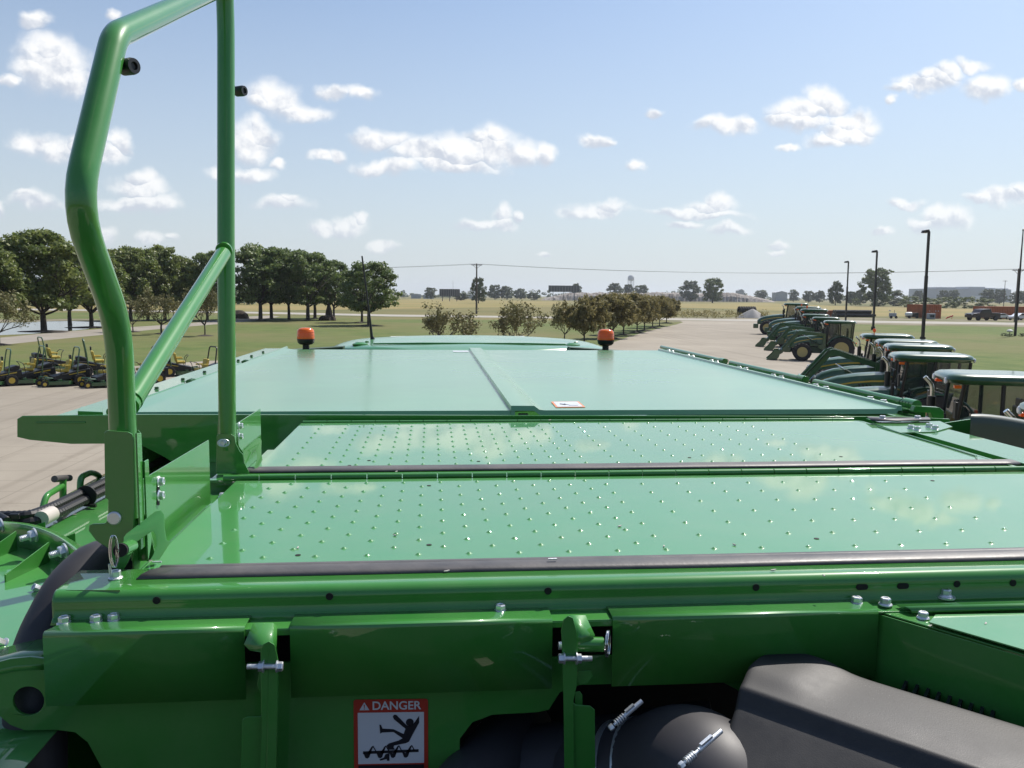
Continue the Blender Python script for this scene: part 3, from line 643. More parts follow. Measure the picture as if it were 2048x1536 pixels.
# --- right-hand bay box
bx = MB(); za = 3.842
c0 = P(1748, 1226, Z=za); dirw = Vector((.578, -.816, 0)); c1 = c0+dirw*.75
bx.prism([c0, c1, c1-Vector((0, 0, .5)), c0-Vector((0, 0, .5))], (.0022, .0016, 0)); bx.build('bay_side_wall', 'paint', comb, bevel=.001)
b = MB(); b.prism([c0+Vector((.0, .012, 0)), c0+Vector((.2, .012, 0)), c0+Vector((1.1, .0, 0)), c1+Vector((.8, 0, 0)), c1], (0, 0, .003)); b.build('bay_lid_frame', 'paint', comb, bevel=.001)
c2 = P(1857, 1247, Z=za+.008); b = MB(); b.prism([c2, P(1870, 1232, Z=za+.008), P(2200, 1232, Z=za+.008)+Vector((.5, 0, 0)), c2+dirw*.7+Vector((.6, 0, 0)), c2+dirw*.7], (0, 0, .003)); b.build('bay_lid', 'panel', comb, bevel=.0012)
b = MB(); q0 = P(1800, 1215, Z=3.852); b.grid([[q0+Vector((0, .012, 0)), q0+Vector((.9, .012, 0))], [q0+Vector((0, -.006, 0)), q0+Vector((.9, -.006, 0))], [q0+Vector((0.004, -.010, .004)), q0+Vector((.9, -.010, .004))], [q0+Vector((.008, -.018, .003)), q0+Vector((.9, -.018, .003))], [q0+Vector((.01, -.022, -.002)), q0+Vector((.9, -.022, -.002))]]); b.build('bay_lid_flange', 'paint', comb, solid=.002)
bolt(P(1891, 1194, Z=3.853), r=.0092, h=.011, washer=.0165); bolt(P(1846, 1236, Z=za+.004), r=.0085, h=.009)
# black cooling fins in the bay
b = MB()
for i in range(9):
    a = P(1795+i*22, 1392+i*9, Z=3.735); b.prism([a, a+Vector((.06, .07, .006)), a+Vector((.06, .07, -.05)), a+Vector((0, 0, -.05))], (.004, -.003, 0))
b.build('cooling_fin_block', 'black', comb)
b = MB(); p = P(1925, 1385, Z=3.735); b.box(p+Vector((.02, .02, -.03)), (.035, .02, .045)); b.build('grey_clip', 'grey', comb, bevel=.003)
b = MB(); b.span((.3, .4, 3.45), (1.9, 1.41, 3.47)); b.span((-1.1, .7, 3.16), (.35, 1.41, 3.18)); b.build('bay_floor_and_blocker', 'void', comb)  # second slab is added to hide lit ground from the reflections
# --- air duct
O2 = Vector((.60, 1.37, 3.765)); E1 = Vector((.67, -.742, 0)); E2 = Vector((-.742, -.67, 0))
def sst(x, a, b): x = max(0, min(1, (x-a)/(b-a))); return x*x*(3-2*x)
def duct_h(s, t):
    z = -.026*sst(t, .112, .134) - .003*sst(t, .06, .11)  # steep step shaped in so its dark face imitates a shadow stripe
    if t > .134: z -= (t-.134)*.62
    z += .014*(1-sst(s, .05, .12))*(1-sst(t, .04, .12))
    return z
ts = [0, .003, .008, .02, .04, .06, .08, .095, .106, .112, .117, .122, .127, .132, .138, .15, .17, .2, .24, .28, .34, .42, .52, .65]
ss = [0, .003, .008, .016, .03, .045, .06, .08, .1, .12, .14, .17, .2, .25, .3, .38, .48, .6, .8]
rows = []
for j in [-3, -2, -1] + list(range(len(ts))):
    r = []
    for i in [-3, -2, -1] + list(range(len(ss))):
        t = ts[max(j, 0)]; s_ = ss[max(i, 0)]
        tb = -.055+.115*math.exp(-s_/.016)*1.0; tt = tb+(t*(1 if t > .11 else 1) if tb < -.05 else t)
        tt = max(tb+min(t, .01), t-.0) if t < .06 else t
        if t < .06: tt = tb + (.06-tb)*(t/.06)
        s0 = -.036+.21*max(tt, 0.0); q = s0+s_
        drop = 0
        if i < 0: k = -i; q -= (.003, .0045, .0048)[k-1]; drop -= (.005, .025, .10)[k-1]
        if j < 0: k = -j; tt -= (.003, .0045, .0048)[k-1]; drop -= (.005, .025, .10)[k-1]
        z = duct_h(q, tt)+drop - (.0022 if i == 0 else .0006 if i == 1 else 0) - (.0022 if j == 0 else .0006 if j == 1 else 0)
        p = O2+E1*q+E2*tt; r.append((p.x, p.y, p.z+z))
    rows.append(r)
b = MB(); b.grid(rows[::-1]); duct = b.build('intake_duct', 'duct', comb, smooth=89, subsurf=1)
# flexible hose and clamps behind it
el = smoothpath([P(1470, 1640, Y=1.22), P(1425, 1570, Y=1.26), P(1375, 1540, Y=1.325), P(1300, 1556, Y=1.385), P(1170, 1570, Y=1.46)], 8, .07)
b = MB(); b.tube(el, [.102+.006*math.exp(-((p-P(1380, 1550, Y=1.32)).length/.06)**2) for p in el], 40); b.build('elbow_hose', 'boot', comb, smooth=70)
b = MB(); b.tube([P(1000, 1560, Y=1.50), P(1300, 1520, Y=1.47), P(1440, 1500, Y=1.44)], [.088, .09, .088], 32); b.tube([P(900, 1620, Y=1.33), P(1010, 1490, Y=1.52), P(1050, 1460, Y=1.7)], [.06, .062, .06], 24); b.build('air_pipe', 'boot', comb, smooth=60)
def clamp(c, d, R, w=.012):
    b = MB(); m = axis_m(c, d); b.lathe([(R, -w/2), (R+.0015, -w/2), (R+.0015, w/2), (R, w/2)], 48, m, caps=False); return b.build('clamp_band', 'zinc', comb, smooth=30)
def screw(p0, p1, k_=.98):
    p0 = Vector(p0); p1 = Vector(p1); d = (p1-p0).normalized(); L_ = (p1-p0).length
    b = MB(); b.tube([p0, p0+d*L_*.5], .0030*k_, 10); b.lathe([(.0055*k_, 0), (.0055*k_, .006), (.0045*k_, .008), (0, .008)], 6, axis_m(p0-d*.002, -d))
    for k in range(5): b.lathe([(.0042*k_, k*.0042), (.0064*k_, k*.0042+.001), (.0064*k_, k*.0042+.0022), (.0042*k_, k*.0042+.0034)], 18, axis_m(p0+d*.003, d))
    b.tube([p0+d*L_*.38, p1], .0042*k_, 12); b.box((0, .005, L_*.60), (.005, .004, L_*.30), axis_m(p0, d))
    return b.build('clamp_screw', 'zinc', comb, smooth=30)
ax_ = P(1300, 1556, Y=1.385)-P(1170, 1570, Y=1.46); clamp(P(1290, 1557, Y=1.390), ax_, .1025, .015); clamp(P(1250, 1561, Y=1.413), ax_, .1025, .012)
screw(P(1228, 1450, Y=1.30), P(1284, 1402, Y=1.315)); screw(P(1368, 1526, Y=1.128), P(1442, 1462, Y=1.172))

# --- handrail: one bent tube, brace, brackets
XR = -.57
def RX(x, y, dx=0): return P(x, y, X=XR+dx)
rail_px = [(243, 960), (243, 650), (153, 420), (225, 70), (445, -34), (452, -20), (452, 900)]
pts = [RX(243, 960), RX(244, 648), RX(150, 412), RX(229, 72), RX(449, -30), RX(452, 60), RX(452, 490), RX(455, 900)]
pts[0].y = pts[1].y = (pts[0].y+pts[1].y)/2; pts[0].z = 3.98
pts[1].z = RX(243, 648).z
path = [pts[0]] + smoothpath(pts[:3], 6, .075)[1:-1] + [q for q in smoothpath([pts[1], pts[2], pts[3]], 6, .085)[1:-1]] + smoothpath([pts[2], pts[3], pts[4]], 6, .034)[1:-1] + smoothpath([pts[3]] + pts[4:], 6, .05)[1:]
b = MB(); b.tube(path, .0238, 28); rail = b.build('handrail', 'paint', comb, smooth=60)
b = MB(); b.tube([RX(256, 812), RX(446, 508)], .0205, 24); b.build('brace_tube', 'paint', rail, smooth=60)
b = MB()
for (x, y, r) in ((448, 500, .0225), (262, 800, .0225)): 
    c = RX(x, y); b = MB(); b.tube([c+(RX(446, 508)-RX(256, 812)).normalized()*q for q in (-.004, .004)], r, 20); b.build('weld_bead', 'paint', rail, smooth=60)
for (x, y, r, L_) in ((234, 137, .0125, .03), (464, 184, .0125, .03)):
    c = RX(x, y); d = Vector((.82, -.50, 0)).normalized() if x < 300 else Vector((.86, -.45, 0)).normalized()
    b = MB(); m = axis_m(c+d*.015, d); b.lathe([(r*.8, 0), (r*1.15, .002), (r*1.2, L_*.8), (r*1.08, L_), (r*.6, L_), (r*.5, L_-.004), (0, L_-.004)], 20, m); b.build('rubber_bumper', 'black', rail, smooth=40)
# bracket at the near post
b = MB(); b.prism([P(x, y, Y=1.572) for x, y in ((208, 866), (213, 861), (256, 864), (264, 868), (268, 880), (270, 1000), (266, 1090), (262, 1112), (240, 1152), (232, 1135), (215, 1096), (192, 1082), (177, 1062), (178, 1051), (186, 1048), (210, 1047), (215, 1040), (216, 1000), (210, 996))], (0, .004, 0))
hb = b.build('rail_bracket', 'paint', comb, bevel=.0015)
b = MB(); a = P(270, 868, Y=1.575).x
b.prism([(a+.004, 1.60, 4.09), (a+.004, 1.622, 4.09), (a+.004, 1.622, 3.93), (a+.004, 1.60, 3.90)], (.003, 0, 0))
b.prism([(a, 1.576, P(270, 866, Y=1.576).z), (a, 1.60, P(270, 866, Y=1.6).z), (a, 1.60, 3.93), (a, 1.576, 3.93)], (.003, 0, 0))
b.prism([P(x, y, Y=1.63) for x, y in ((276, 860), (281, 866), (283, 1010), (300, 1060), (312, 1120), (270, 1120), (268, 870))], (0, .003, 0)); b.build('bracket_side', 'paint', hb, bevel=.001)
b = MB(); b.lathe([(.0125, -.002), (.0125, .003), (.0105, .005), (0, .005)], 28, axis_m(P(229, 1036, Y=1.572), (0, -1, 0))); b.build('pivot_pin', 'zinc', hb, smooth=30)
b = MB(); b.tube([P(262, 1092, Y=1.56), P(243, 1100, Y=1.50)], .0125, 20); b.build('spacer_sleeve', 'paint', hb); b = MB(); b.tube([P(242, 1100, Y=1.499), P(240, 1101, Y=1.492)], .0118, 20); b.build('sleeve_bore_shade', 'void', hb)  # black plug at the sleeve end is painted shade of its bore
c = P(228, 1102, Y=1.485); ring(226, 1103, 1.485, .0055, .028, rad(20), hb)
b = MB(); b.tube([P(219, 1128, Y=1.485), P(221, 1148, Y=1.485)], .0025, 8); b.build('clip_pin', 'zinc', hb)
# hooked handle plate
hk = [(318, 1021), (310, 1023), (252, 1068), (247, 1074), (247, 1090), (252, 1098), (300, 1064), (306, 1062), (312, 1072), (313, 1090), (306, 1110), (300, 1120), (316, 1120), (338, 1086), (330, 1080), (327, 1062), (325, 1030)]
def hookY(x, y): return P(x, y, Y=1.53+.06*(x-247)/90+(1120-y)*.00035)
b = MB(); b.prism([hookY(*p) for p in hk], (.002, .004, 0)); b.build('lock_handle', 'paint', comb, bevel=.0015)
b = MB(); b.prism([P(x, y, Y=1.64) for x, y in ((278, 1040), (300, 1060), (308, 1090), (298, 1122), (262, 1122), (262, 1050))], (0, .003, 0)); b.build('bracket_web', 'paint', comb, bevel=.001)
# upright angle plates along the deck edge
XA = -.555
def XP(x, y, X=XA): return P(x, y, X=X)
b = MB(); z0 = 3.872
p1 = XP(277, 964); p2 = XP(418, 880); 
b.prism([(XA, XP(262, 973).y, z0), tuple(XP(262, 973)), (XA, p2.y, p2.z), (XA, p2.y, z0)], (-.003, 0, 0)); b.span((XA, 1.60, z0-.003), (-.527, p2.y-.02, z0))
pl = b.build('edge_angle', 'paint', comb, bevel=.001)
for (x, y) in ((317, 963), (317, 991)): bolt(XP(x, y), (1, 0, 0), r=.009, h=.009, parent=pl)
b = MB(); b.prism([XP(x, y, XA+.0006) for x, y in ((314, 960), (319, 960), (319, 1010), (314, 1010))], (.0006, 0, 0)); b.build('adjusting_slot_shade', 'void', pl)  # black strip on the plate as the shade within a slot
p1 = XP(470, 846); p2 = XP(521, 817)
b = MB(); b.prism([(XA, 2.46, z0), (XA, 2.47, XP(470, 850).z), (XA, p2.y, p2.z), (XA, p2.y, z0)], (-.003, 0, 0)); b.span((XA, 2.46, z0-.003), (-.508, p2.y+.1, z0)); pl = b.build('edge_angle', 'paint', comb, bevel=.001)
for (x, y) in ((478, 852), (478, 873)): bolt(XP(x, y), (1, 0, 0), r=.009, h=.009, parent=pl)
for (x, y) in ((408, 998), (445, 994)): bolt(P(x, y, Z=3.865), r=.0085, h=.009)
b = MB(); b.span((-.60, 2.15, 3.858), (-.50, 2.30, 3.864)); b.build('hinge_foot', 'paint', comb, bevel=.001)
# bracket at the far post
b = MB(); b.prism([P(x, y, Y=2.395) for x, y in ((433, 872), (437, 868), (462, 868), (469, 873), (472, 888), (480, 903), (486, 909), (488, 925), (498, 944), (498, 948), (432, 948))], (0, .004, 0)); fb = b.build('rail_bracket', 'paint', comb, bevel=.0015)
b = MB(); b.prism([P(x, y, Y=2.46) for x, y in ((434, 850), (442, 846), (468, 860), (474, 866), (478, 893), (486, 904), (487, 946), (434, 946))], (0, .003, 0)); b.build('bracket_side', 'paint', fb, bevel=.001)
bolt(P(446, 886, Y=2.395), (0, -1, 0), r=.0085, h=.008, parent=fb); ring(446, 886, 2.385, .014, .010, rad(10), fb, 'zinc')
hk = [(519, 877), (511, 878), (488, 901), (487, 918), (492, 927), (503, 905), (509, 899), (513, 903), (514, 918), (508, 936), (514, 938), (524, 920), (521, 905), (522, 882)]
b = MB(); b.prism([P(x, y, Y=2.38+.08*(x-487)/37+(940-y)*.0006) for x, y in hk], (.001, .004, 0)); b.build('lock_handle', 'paint', comb, bevel=.0012)
# --- right-hand edge: bracket plates, side strip, curved grey panel
b = MB(); b.prism([P(x, y, Z=3.905) for x, y in ((1745, 845), (1880, 842), (1905, 853), (1870, 863), (1800, 865))], (0, 0, -.006)); br = b.build('corner_bracket', 'paint', comb, bevel=.001)
for (x, y) in ((1822, 857), (1834, 860), (1858, 854), (1870, 858)): bolt(P(x, y, Z=3.905), r=.012, h=.012, parent=br)
b = MB(); b.grid([[P(x, y, Z=z) for x, y, z in r] for r in (((1733, 834, 3.913), (1790, 837, 3.913), (1858, 836, 3.913)), ((1745, 842, 3.913), (1795, 843, 3.913), (1862, 841, 3.913)))]); rf = b.build('rubber_flap', 'boot', comb, solid=.003)
for (x, y) in ((1765, 837), (1835, 837)): bolt(P(x, y, Z=3.914), r=.012, h=.01, parent=rf)
b = MB(); b.span((1.752, 1.45, ZP-.03), (1.766, 3.33, ZP-.001)); b.span((1.80, 1.45, ZP-.012), (1.812, 3.35, ZP+.004)); b.span((1.812, 1.45, ZP-.004), (1.99, 3.30, ZP+.001)); b.span((1.766, 1.45, ZP-.035), (1.80, 3.35, ZP-.028)); b.span((1.985, 1.45, ZP-.2), (1.992, 3.3, ZP-.004))
b.build('side_gutter', 'paint', comb, bevel=.001)
b = MB(); b.tube([(1.742, 3.15, ZP+.002), (1.742, 2.75, ZP+.002), (1.735, 2.53, ZP+.002), (1.70, 2.475, ZP+.002)], .003, 8); b.build('deck_edge_bead', 'paint', comb)
b = MB(); rows = []
for i in range(9):
    t = i/8; r = []
    for k in range(13):
        a = rad(-15+150*k/12); r.append((2.28+.55*t, 3.12+.62-.62*math.cos(a)*.9+t*.05, 3.86-.62+.67*math.sin(a)*1.0))
    rows.append(r)
top = [(1942, 828), (1960, 827), (2000, 831), (2050, 840), (2150, 862), (2300, 900)]
b.grid([[P(x, y, Y=3.10+dy) + Vector((dx, 0, dz)) for x, y in top] for dy, dz, dx in ((.22, -.03, .02), (.10, .002, .01), (.02, .0, 0), (0, -.012, 0), (0.0, -.07, 0), (.0, -.16, 0), (.02, -.30, .0), (.04, -.6, 0))]); b.build('auger_fender', 'fend', comb, smooth=70, subsurf=1)
b = MB(); b.prism([P(x, y, Y=3.35) for x, y in ((1890, 846), (1942, 838), (1945, 842), (2060, 880), (2060, 1000), (1890, 900))], (0, .01, 0)); b.build('side_shield', 'paint', comb, bevel=.002)

# --- left flank: curved body skin, hose bundle, loops, ring with bolts, rubber boot
ZL = 3.65
b = MB(); rows = []
for (x, z) in ((-1.42, 3.1), (-1.40, 3.55), (-1.385, 3.62), (-1.36, 3.645), (-1.32, 3.652), (-1.0, 3.655), (-.75, 3.66), (-.63, 3.665)): rows.append([(x, y, z) for y in (1.0, 1.8, 2.6, 3.4, 4.4, 5.6)])
b.grid(rows[::-1]); b.build('flank_skin', 'panel', comb, smooth=60, solid=.003)
hp = [(-60, 1052), (0, 1046), (50, 1047), (95, 1030), (150, 1003), (215, 972), (270, 942), (300, 925), (350, 905)]
for k, (dx, dz) in enumerate(((0, 0), (.03, .004), (.012, .024))):
    base = [P(x, y, Z=ZL+.03) + Vector((dx, -dx*.3, dz)) for x, y in hp]; path = smoothpath(base, 4, .1)
    fine = []
    for i in range(len(path)-1):
        n = max(1, int((path[i+1]-path[i]).length/.006))
        for j in range(n): fine.append(path[i].lerp(path[i+1], j/n))
    b = MB(); b.tube(fine, [.0155 + (.0015 if i % 2 else 0) for i in range(len(fine))], 10); b.build('corrugated_hose', 'black', comb, smooth=0)
c0, c1 = P(82, 1038, Z=ZL+.042), P(104, 1027, Z=ZL+.042); b = MB(); b.tube([c0, c1], .0245, 16); b.build('tape_wrap', 'tape', comb, smooth=60)
c = P(172, 992, Z=ZL+.045); d = (P(180, 988, Z=ZL+.045)-P(150, 1003, Z=ZL+.045)).normalized(); b = MB(); b.lathe([(.034, -.003), (.037, -.003), (.037, .003), (.034, .003)], 24, axis_m(c, d)); b.box(c+Vector((.03, -.02, -.03)), (.02, .012, .01)); b.build('cable_tie', 'black', comb)
XL = -1.37
def LX(x, y): return P(x, y, X=XL)
b = MB(); b.tube(smoothpath([LX(160, 984), LX(161, 955), LX(182, 944), LX(199, 952), LX(201, 974)], 5, .06), .0125, 12); b.build('loop_handle', 'paint', comb, smooth=60)
b = MB(); b.tube(smoothpath([LX(284, 915), LX(286, 903), LX(306, 896), LX(316, 905)], 5, .06), .013, 12); b.build('loop_handle', 'paint', comb, smooth=60)
b = MB(); b.tube([LX(126, 998), LX(126, 955)], .0125, 12); b.tube(smoothpath([LX(124, 972), LX(92, 992), LX(85, 1018)], 4, .06), .0115, 12); tb = b.build('hook_rod', 'paint', comb, smooth=60)
b = MB(); b.tube([LX(111, 958)+Vector((-.004, 0, 0)), LX(137, 956)+Vector((.004, 0, 0))], .0125, 12); b.build('cross_bar', 'rubber', tb)
b = MB(); p = P(29, 1033, Z=ZL+.06); b.box(p, (.03, .012, .018)); b.tube([P(-10, 1028, Z=ZL+.06), P(14, 1042, Z=ZL+.05)], .014, 10); b.build('hose_clip', 'black', comb, bevel=.003)
# ring flange
ringpx = [(-60, 1046), (0, 1046), (45, 1050), (85, 1060), (120, 1076), (152, 1100), (180, 1130)]
top = [P(x, y, Z=ZL+.085) for x, y in ringpx]; top = smoothpath(top, 3, .05)
b = MB(); b.grid([[p+Vector((.012, .006, .0)) for p in top], [p for p in top], [p+Vector((-.002, -.001, -.004)) for p in top], [p+Vector((0, -.002, -.075)) for p in top]]); rg = b.build('ring_flange', 'paint', comb, smooth=40, solid=.004)
b = MB(); b.grid([[p+Vector((.014, .008, -.012)) for p in top], [p+Vector((.03, .018, -.014)) for p in top]]); b.build('ring_lip', 'paint', rg, solid=.003)
for (x0, y0, x1, y1) in ((30, 1062, -50, 1118), (96, 1084, 8, 1150)):
    a = P(x0, y0, Z=ZL+.075); c = P(x1, y1, Z=ZL+.04); b = MB(); b.prism([a, c, c-Vector((0, 0, .03)), a-Vector((0, 0, .072))], (.003, .003, 0)); b.build('stiffener_rib', 'paint', rg, bevel=.001)
for (x0, y0, x1, y1) in ((64, 1052, 88, 1044), (118, 1078, 148, 1066)):
    a = P(x0, y0, Z=ZL+.05); c = P(x1, y1, Z=ZL+.06); b = MB(); b.prism([a, c, c-Vector((0, 0, .03)), a-Vector((-.02, 0, .05))], (.003, .003, 0)); b.build('stiffener_rib', 'paint', rg, bevel=.001)
for (x, y) in ((62, 1072), (122, 1104), (-5, 1052)):
    c = P(x, y, Z=ZL+.085); d = Vector((-.72, -.62, -.12)).normalized(); b = MB(); b.lathe([(.020, -.012), (.020, -.008), (.014, -.008)], 20, axis_m(c, d)); b.lathe([(.0155, -.008), (.0155, .004), (.013, .006), (0, .006)], 6, axis_m(c, d)); b.tube([c, c+d*.028], .0078, 12)
    for k in range(5): b.lathe([(.0078, .008+k*.0035), (.0088, .0095+k*.0035), (.0078, .011+k*.0035)], 12, axis_m(c, d))
    b.build('stud_bolt', 'zinc', rg, smooth=25)
b = MB(); b.prism([P(x, y, Z=ZL+.02) for x, y in ((-60, 1090), (20, 1075), (110, 1100), (150, 1118), (140, 1160), (120, 1210), (90, 1260), (60, 1300), (-10, 1330), (-60, 1360))], (0, 0, -.006)); b.build('gear_cover', 'panel', comb, bevel=.002)
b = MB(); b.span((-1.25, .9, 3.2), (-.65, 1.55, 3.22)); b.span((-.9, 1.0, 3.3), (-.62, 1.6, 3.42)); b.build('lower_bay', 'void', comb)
for (x, y) in ((8, 1288), (82, 1180)): bolt(P(x, y, Z=ZL+.02), (-.5, -.6, .6), r=.010, h=.02)
bt = smoothpath([(-.50, 1.70, 3.74), (-.60, 1.66, 3.80), (-.72, 1.60, 3.78), (-.80, 1.54, 3.70), (-.83, 1.48, 3.58), (-.84, 1.44, 3.40)], 5, .1)
bt = smoothpath([P(290, 1150, Y=1.72), P(205, 1122, Y=1.68), P(130, 1190, Y=1.60), P(86, 1270, Y=1.55), P(70, 1370, Y=1.50), P(72, 1560, Y=1.47)], 5, .12)
b = MB(); b.tube(bt, [.047+.004*math.sin(i*.35) for i in range(len(bt))], 32); b.build('rubber_boot', 'boot', comb, smooth=70)
# ------------------------------------------------------------ ground, lot, roads, pond
def gmat(name, c1, c2, s1, c3=None, s2=0.05, rough=0.95, bump=0.0, stretch=(1, 1, 1), bs=8, track=0.0):
    m = bpy.data.materials.new(name); m.use_nodes = True; nt = m.node_tree; N = nt.nodes.new; L = nt.links.new
    b = nt.nodes['Principled BSDF']; b.inputs['Roughness'].default_value = rough; b.inputs['Specular IOR Level'].default_value = .25
    tc = N('ShaderNodeTexCoord'); mp = N('ShaderNodeMapping'); mp.inputs['Scale'].default_value = stretch; L(tc.outputs['Object'], mp.inputs[0])
    def noise(s, d=7, r=.62):
        n = N('ShaderNodeTexNoise'); n.inputs['Scale'].default_value = s; n.inputs['Detail'].default_value = d; n.inputs['Roughness'].default_value = r; L(mp.outputs[0], n.inputs['Vector']); return n.outputs['Fac']
    def mr(f, a, b_): q = N('ShaderNodeMapRange'); q.inputs[1].default_value = a; q.inputs[2].default_value = b_; L(f, q.inputs[0]); return q.outputs[0]
    def mixc(f, a, b_):
        q = N('ShaderNodeMix'); q.data_type = 'RGBA'; L(f, q.inputs[0])
        for s, i in ((a, 6), (b_, 7)):
            if isinstance(s, tuple): q.inputs[i].default_value = (*s, 1)
            else: L(s, q.inputs[i])
        return q.outputs[2]
    col = mixc(mr(noise(s1), .35, .65), c1, c2)
    if c3: col = mixc(mr(noise(s2, 5), .40, .62), col, c3)
    if track:      # slab joints and tyre tracks
        w = N('ShaderNodeTexBrick'); w.inputs['Scale'].default_value = .22; w.inputs['Mortar Size'].default_value = .004; w.offset = 0; w.inputs['Color1'].default_value = w.inputs['Color2'].default_value = (1, 1, 1, 1); w.inputs['Mortar'].default_value = (.62, .6, .58, 1)
        L(mp.outputs[0], w.inputs['Vector']); q = N('ShaderNodeMix'); q.data_type = 'RGBA'; q.blend_type = 'MULTIPLY'; q.inputs[0].default_value = track; L(col, q.inputs[6]); L(w.outputs['Color'], q.inputs[7]); col = q.outputs[2]
        q = N('ShaderNodeMix'); q.data_type = 'RGBA'; q.blend_type = 'MULTIPLY'; L(mr(noise(.9, 5, .7), .60, .72), q.inputs[0]); L(col, q.inputs[6]); q.inputs[7].default_value = (.80, .78, .76, 1); col = q.outputs[2]
        m2 = N('ShaderNodeMapping'); m2.inputs['Rotation'].default_value = (0, 0, rad(21)); m2.inputs['Scale'].default_value = (1.6, .03, 1); L(tc.outputs['Object'], m2.inputs[0])
        n_ = N('ShaderNodeTexNoise'); n_.inputs['Scale'].default_value = 1.0; n_.inputs['Detail'].default_value = 4; L(m2.outputs[0], n_.inputs['Vector'])
        q = N('ShaderNodeMix'); q.data_type = 'RGBA'; q.blend_type = 'MULTIPLY'; L(mr(n_.outputs['Fac'], .56, .70), q.inputs[0]); L(col, q.inputs[6]); q.inputs[7].default_value = (.84, .83, .82, 1); col = q.outputs[2]
    L(col, b.inputs['Base Color'])
    if bump: bp = N('ShaderNodeBump'); bp.inputs['Strength'].default_value = bump; bp.inputs['Distance'].default_value = .05; L(noise(bs, 4), bp.inputs['Height']); L(bp.outputs[0], b.inputs['Normal'])
    return m
M['lawn'] = gmat('mown_lawn', (0.075, 0.115, 0.024), (0.125, 0.155, 0.042), .35, (0.155, 0.145, 0.058), .03, bump=.6, bs=14)
M['rough'] = gmat('rough_grass_field', (0.085, 0.10, 0.03), (0.15, 0.14, 0.05), .05, (0.20, 0.165, 0.065), .012, stretch=(.4, 1, 1))
M['gold'] = gmat('ripening_field', (0.29, 0.215, 0.085), (0.23, 0.19, 0.07), .08, (0.20, 0.18, 0.06), .02, stretch=(.3, 1, 1))
M['lot'] = gmat('tan_concrete', (0.285, 0.25, 0.20), (0.345, 0.305, 0.245), .25, (0.245, 0.215, 0.172), .035, rough=.85, bump=.15, bs=30, track=.6)
M['road'] = gmat('pale_asphalt_road', (0.33, 0.31, 0.27), (0.40, 0.375, 0.33), .4)
M['shoulder'] = gmat('gravel_shoulder', (0.20, 0.175, 0.13), (0.27, 0.23, 0.17), .3, (0.11, 0.115, 0.04), .1)
M['drive'] = gmat('asphalt_drive', (0.25, 0.225, 0.19), (0.31, 0.28, 0.24), .3)
def sheet(name, pts, z, m, kind='structure'):
    b = MB(); n = len(pts); fl = [Vector((p[0], p[1], 0)) for p in pts]; tri = tessellate_polygon([fl]); fs = []
    for t in tri:
        a, c, d = (fl[i] for i in t); fs.append(tuple(t) if (c-a).cross(d-a).z > 0 else tuple(reversed(t)))
    b.add([(p.x, p.y, z) for p in fl], fs); o = b.build(name, m, smooth=0); o['kind'] = kind; return o
def gp(pts): return [G(x, y) for x, y in pts]
sheet('ground', [(-7000, -1500), (7000, -1500), (7000, 12000), (-7000, 12000)], 0.0, 'rough')
sheet('lawn', [(-260, -60), (160, -60)] + gp([(2700, 662), (2100, 655.5), (1700, 649), (1400, 645), (1050, 640), (780, 637), (500, 630.5), (300, 627), (-150, 622)]) + [(-260, 215)], .004, 'lawn')
rb = [(-400, 614), (-100, 618.5), (300, 623.5), (500, 627), (780, 633.0), (1050, 636), (1400, 641), (1700, 645), (2100, 651), (2700, 659)]
rt = [(-400, 611), (-100, 615.5), (300, 620.5), (500, 623.6), (780, 629.2), (1050, 632.5), (1400, 637.5), (1700, 641), (2100, 646.5), (2700, 653)]
sheet('road', gp(rb) + gp(rt)[::-1], .020, 'road')
sheet('road_shoulder', gp([(1340, 644), (1700, 648.5), (2100, 655), (2700, 664), (2700, 645), (2100, 641), (1700, 635.5), (1400, 634), (1330, 635)]), .012, 'shoulder')
u2 = Vector((.37, .93, 0)); e0 = Vector((34.5, 64, 0))
sheet('lot', [(-60, -50), (34, -50), tuple(e0-u2*66)[:2], tuple(e0)[:2], tuple(e0+u2*88)[:2]] + gp([(1560, 642.5), (1360, 641.5), (1366, 645), (1352, 649.5), (1325, 655), (1260, 673), (1190, 698), (900, 704), (640, 715), (420, 722), (210, 737), (0, 746.5), (-150, 757), (-500, 790)]) + [(-60, 20)], .016, 'lot')
sheet('drive', gp([(-200, 706), (-100, 700), (0, 690.5), (110, 679), (215, 669), (300, 660), (385, 652.5), (440, 648), (520, 641), (560, 633), (540, 631), (480, 634), (430, 641), (385, 646), (300, 652), (215, 657), (110, 665), (0, 675.5), (-100, 683), (-200, 688)]), .010, 'drive')
sheet('field', gp([(-300, 611), (500, 607), (830, 598.2), (1130, 602.5), (1130, 613), (830, 617), (500, 622), (-300, 614)]), .008, 'gold')
sheet('field', gp([(1320, 607), (1530, 606), (1700, 613), (2100, 621), (2700, 628), (2700, 640), (2100, 634), (1700, 632), (1540, 620), (1320, 614)]), .008, 'gold')
M['water'] = mat('pond_water', (0.05, 0.06, 0.05), 0.06, spec=1.0, bump=.1, bscale=3)
sheet('pond', gp([(-300, 645), (-100, 645), (0, 646), (60, 644), (140, 642), (212, 645), (228, 650), (205, 655), (150, 661), (60, 668), (0, 670.5), (-100, 673), (-300, 676)]), .014, 'water')
sheet('pond_bank', gp([(-300, 638), (-100, 638), (0, 639), (90, 637), (180, 638), (225, 643), (236, 650), (212, 645), (140, 642), (60, 644), (0, 646), (-100, 645), (-300, 645)]), .013, 'shoulder')

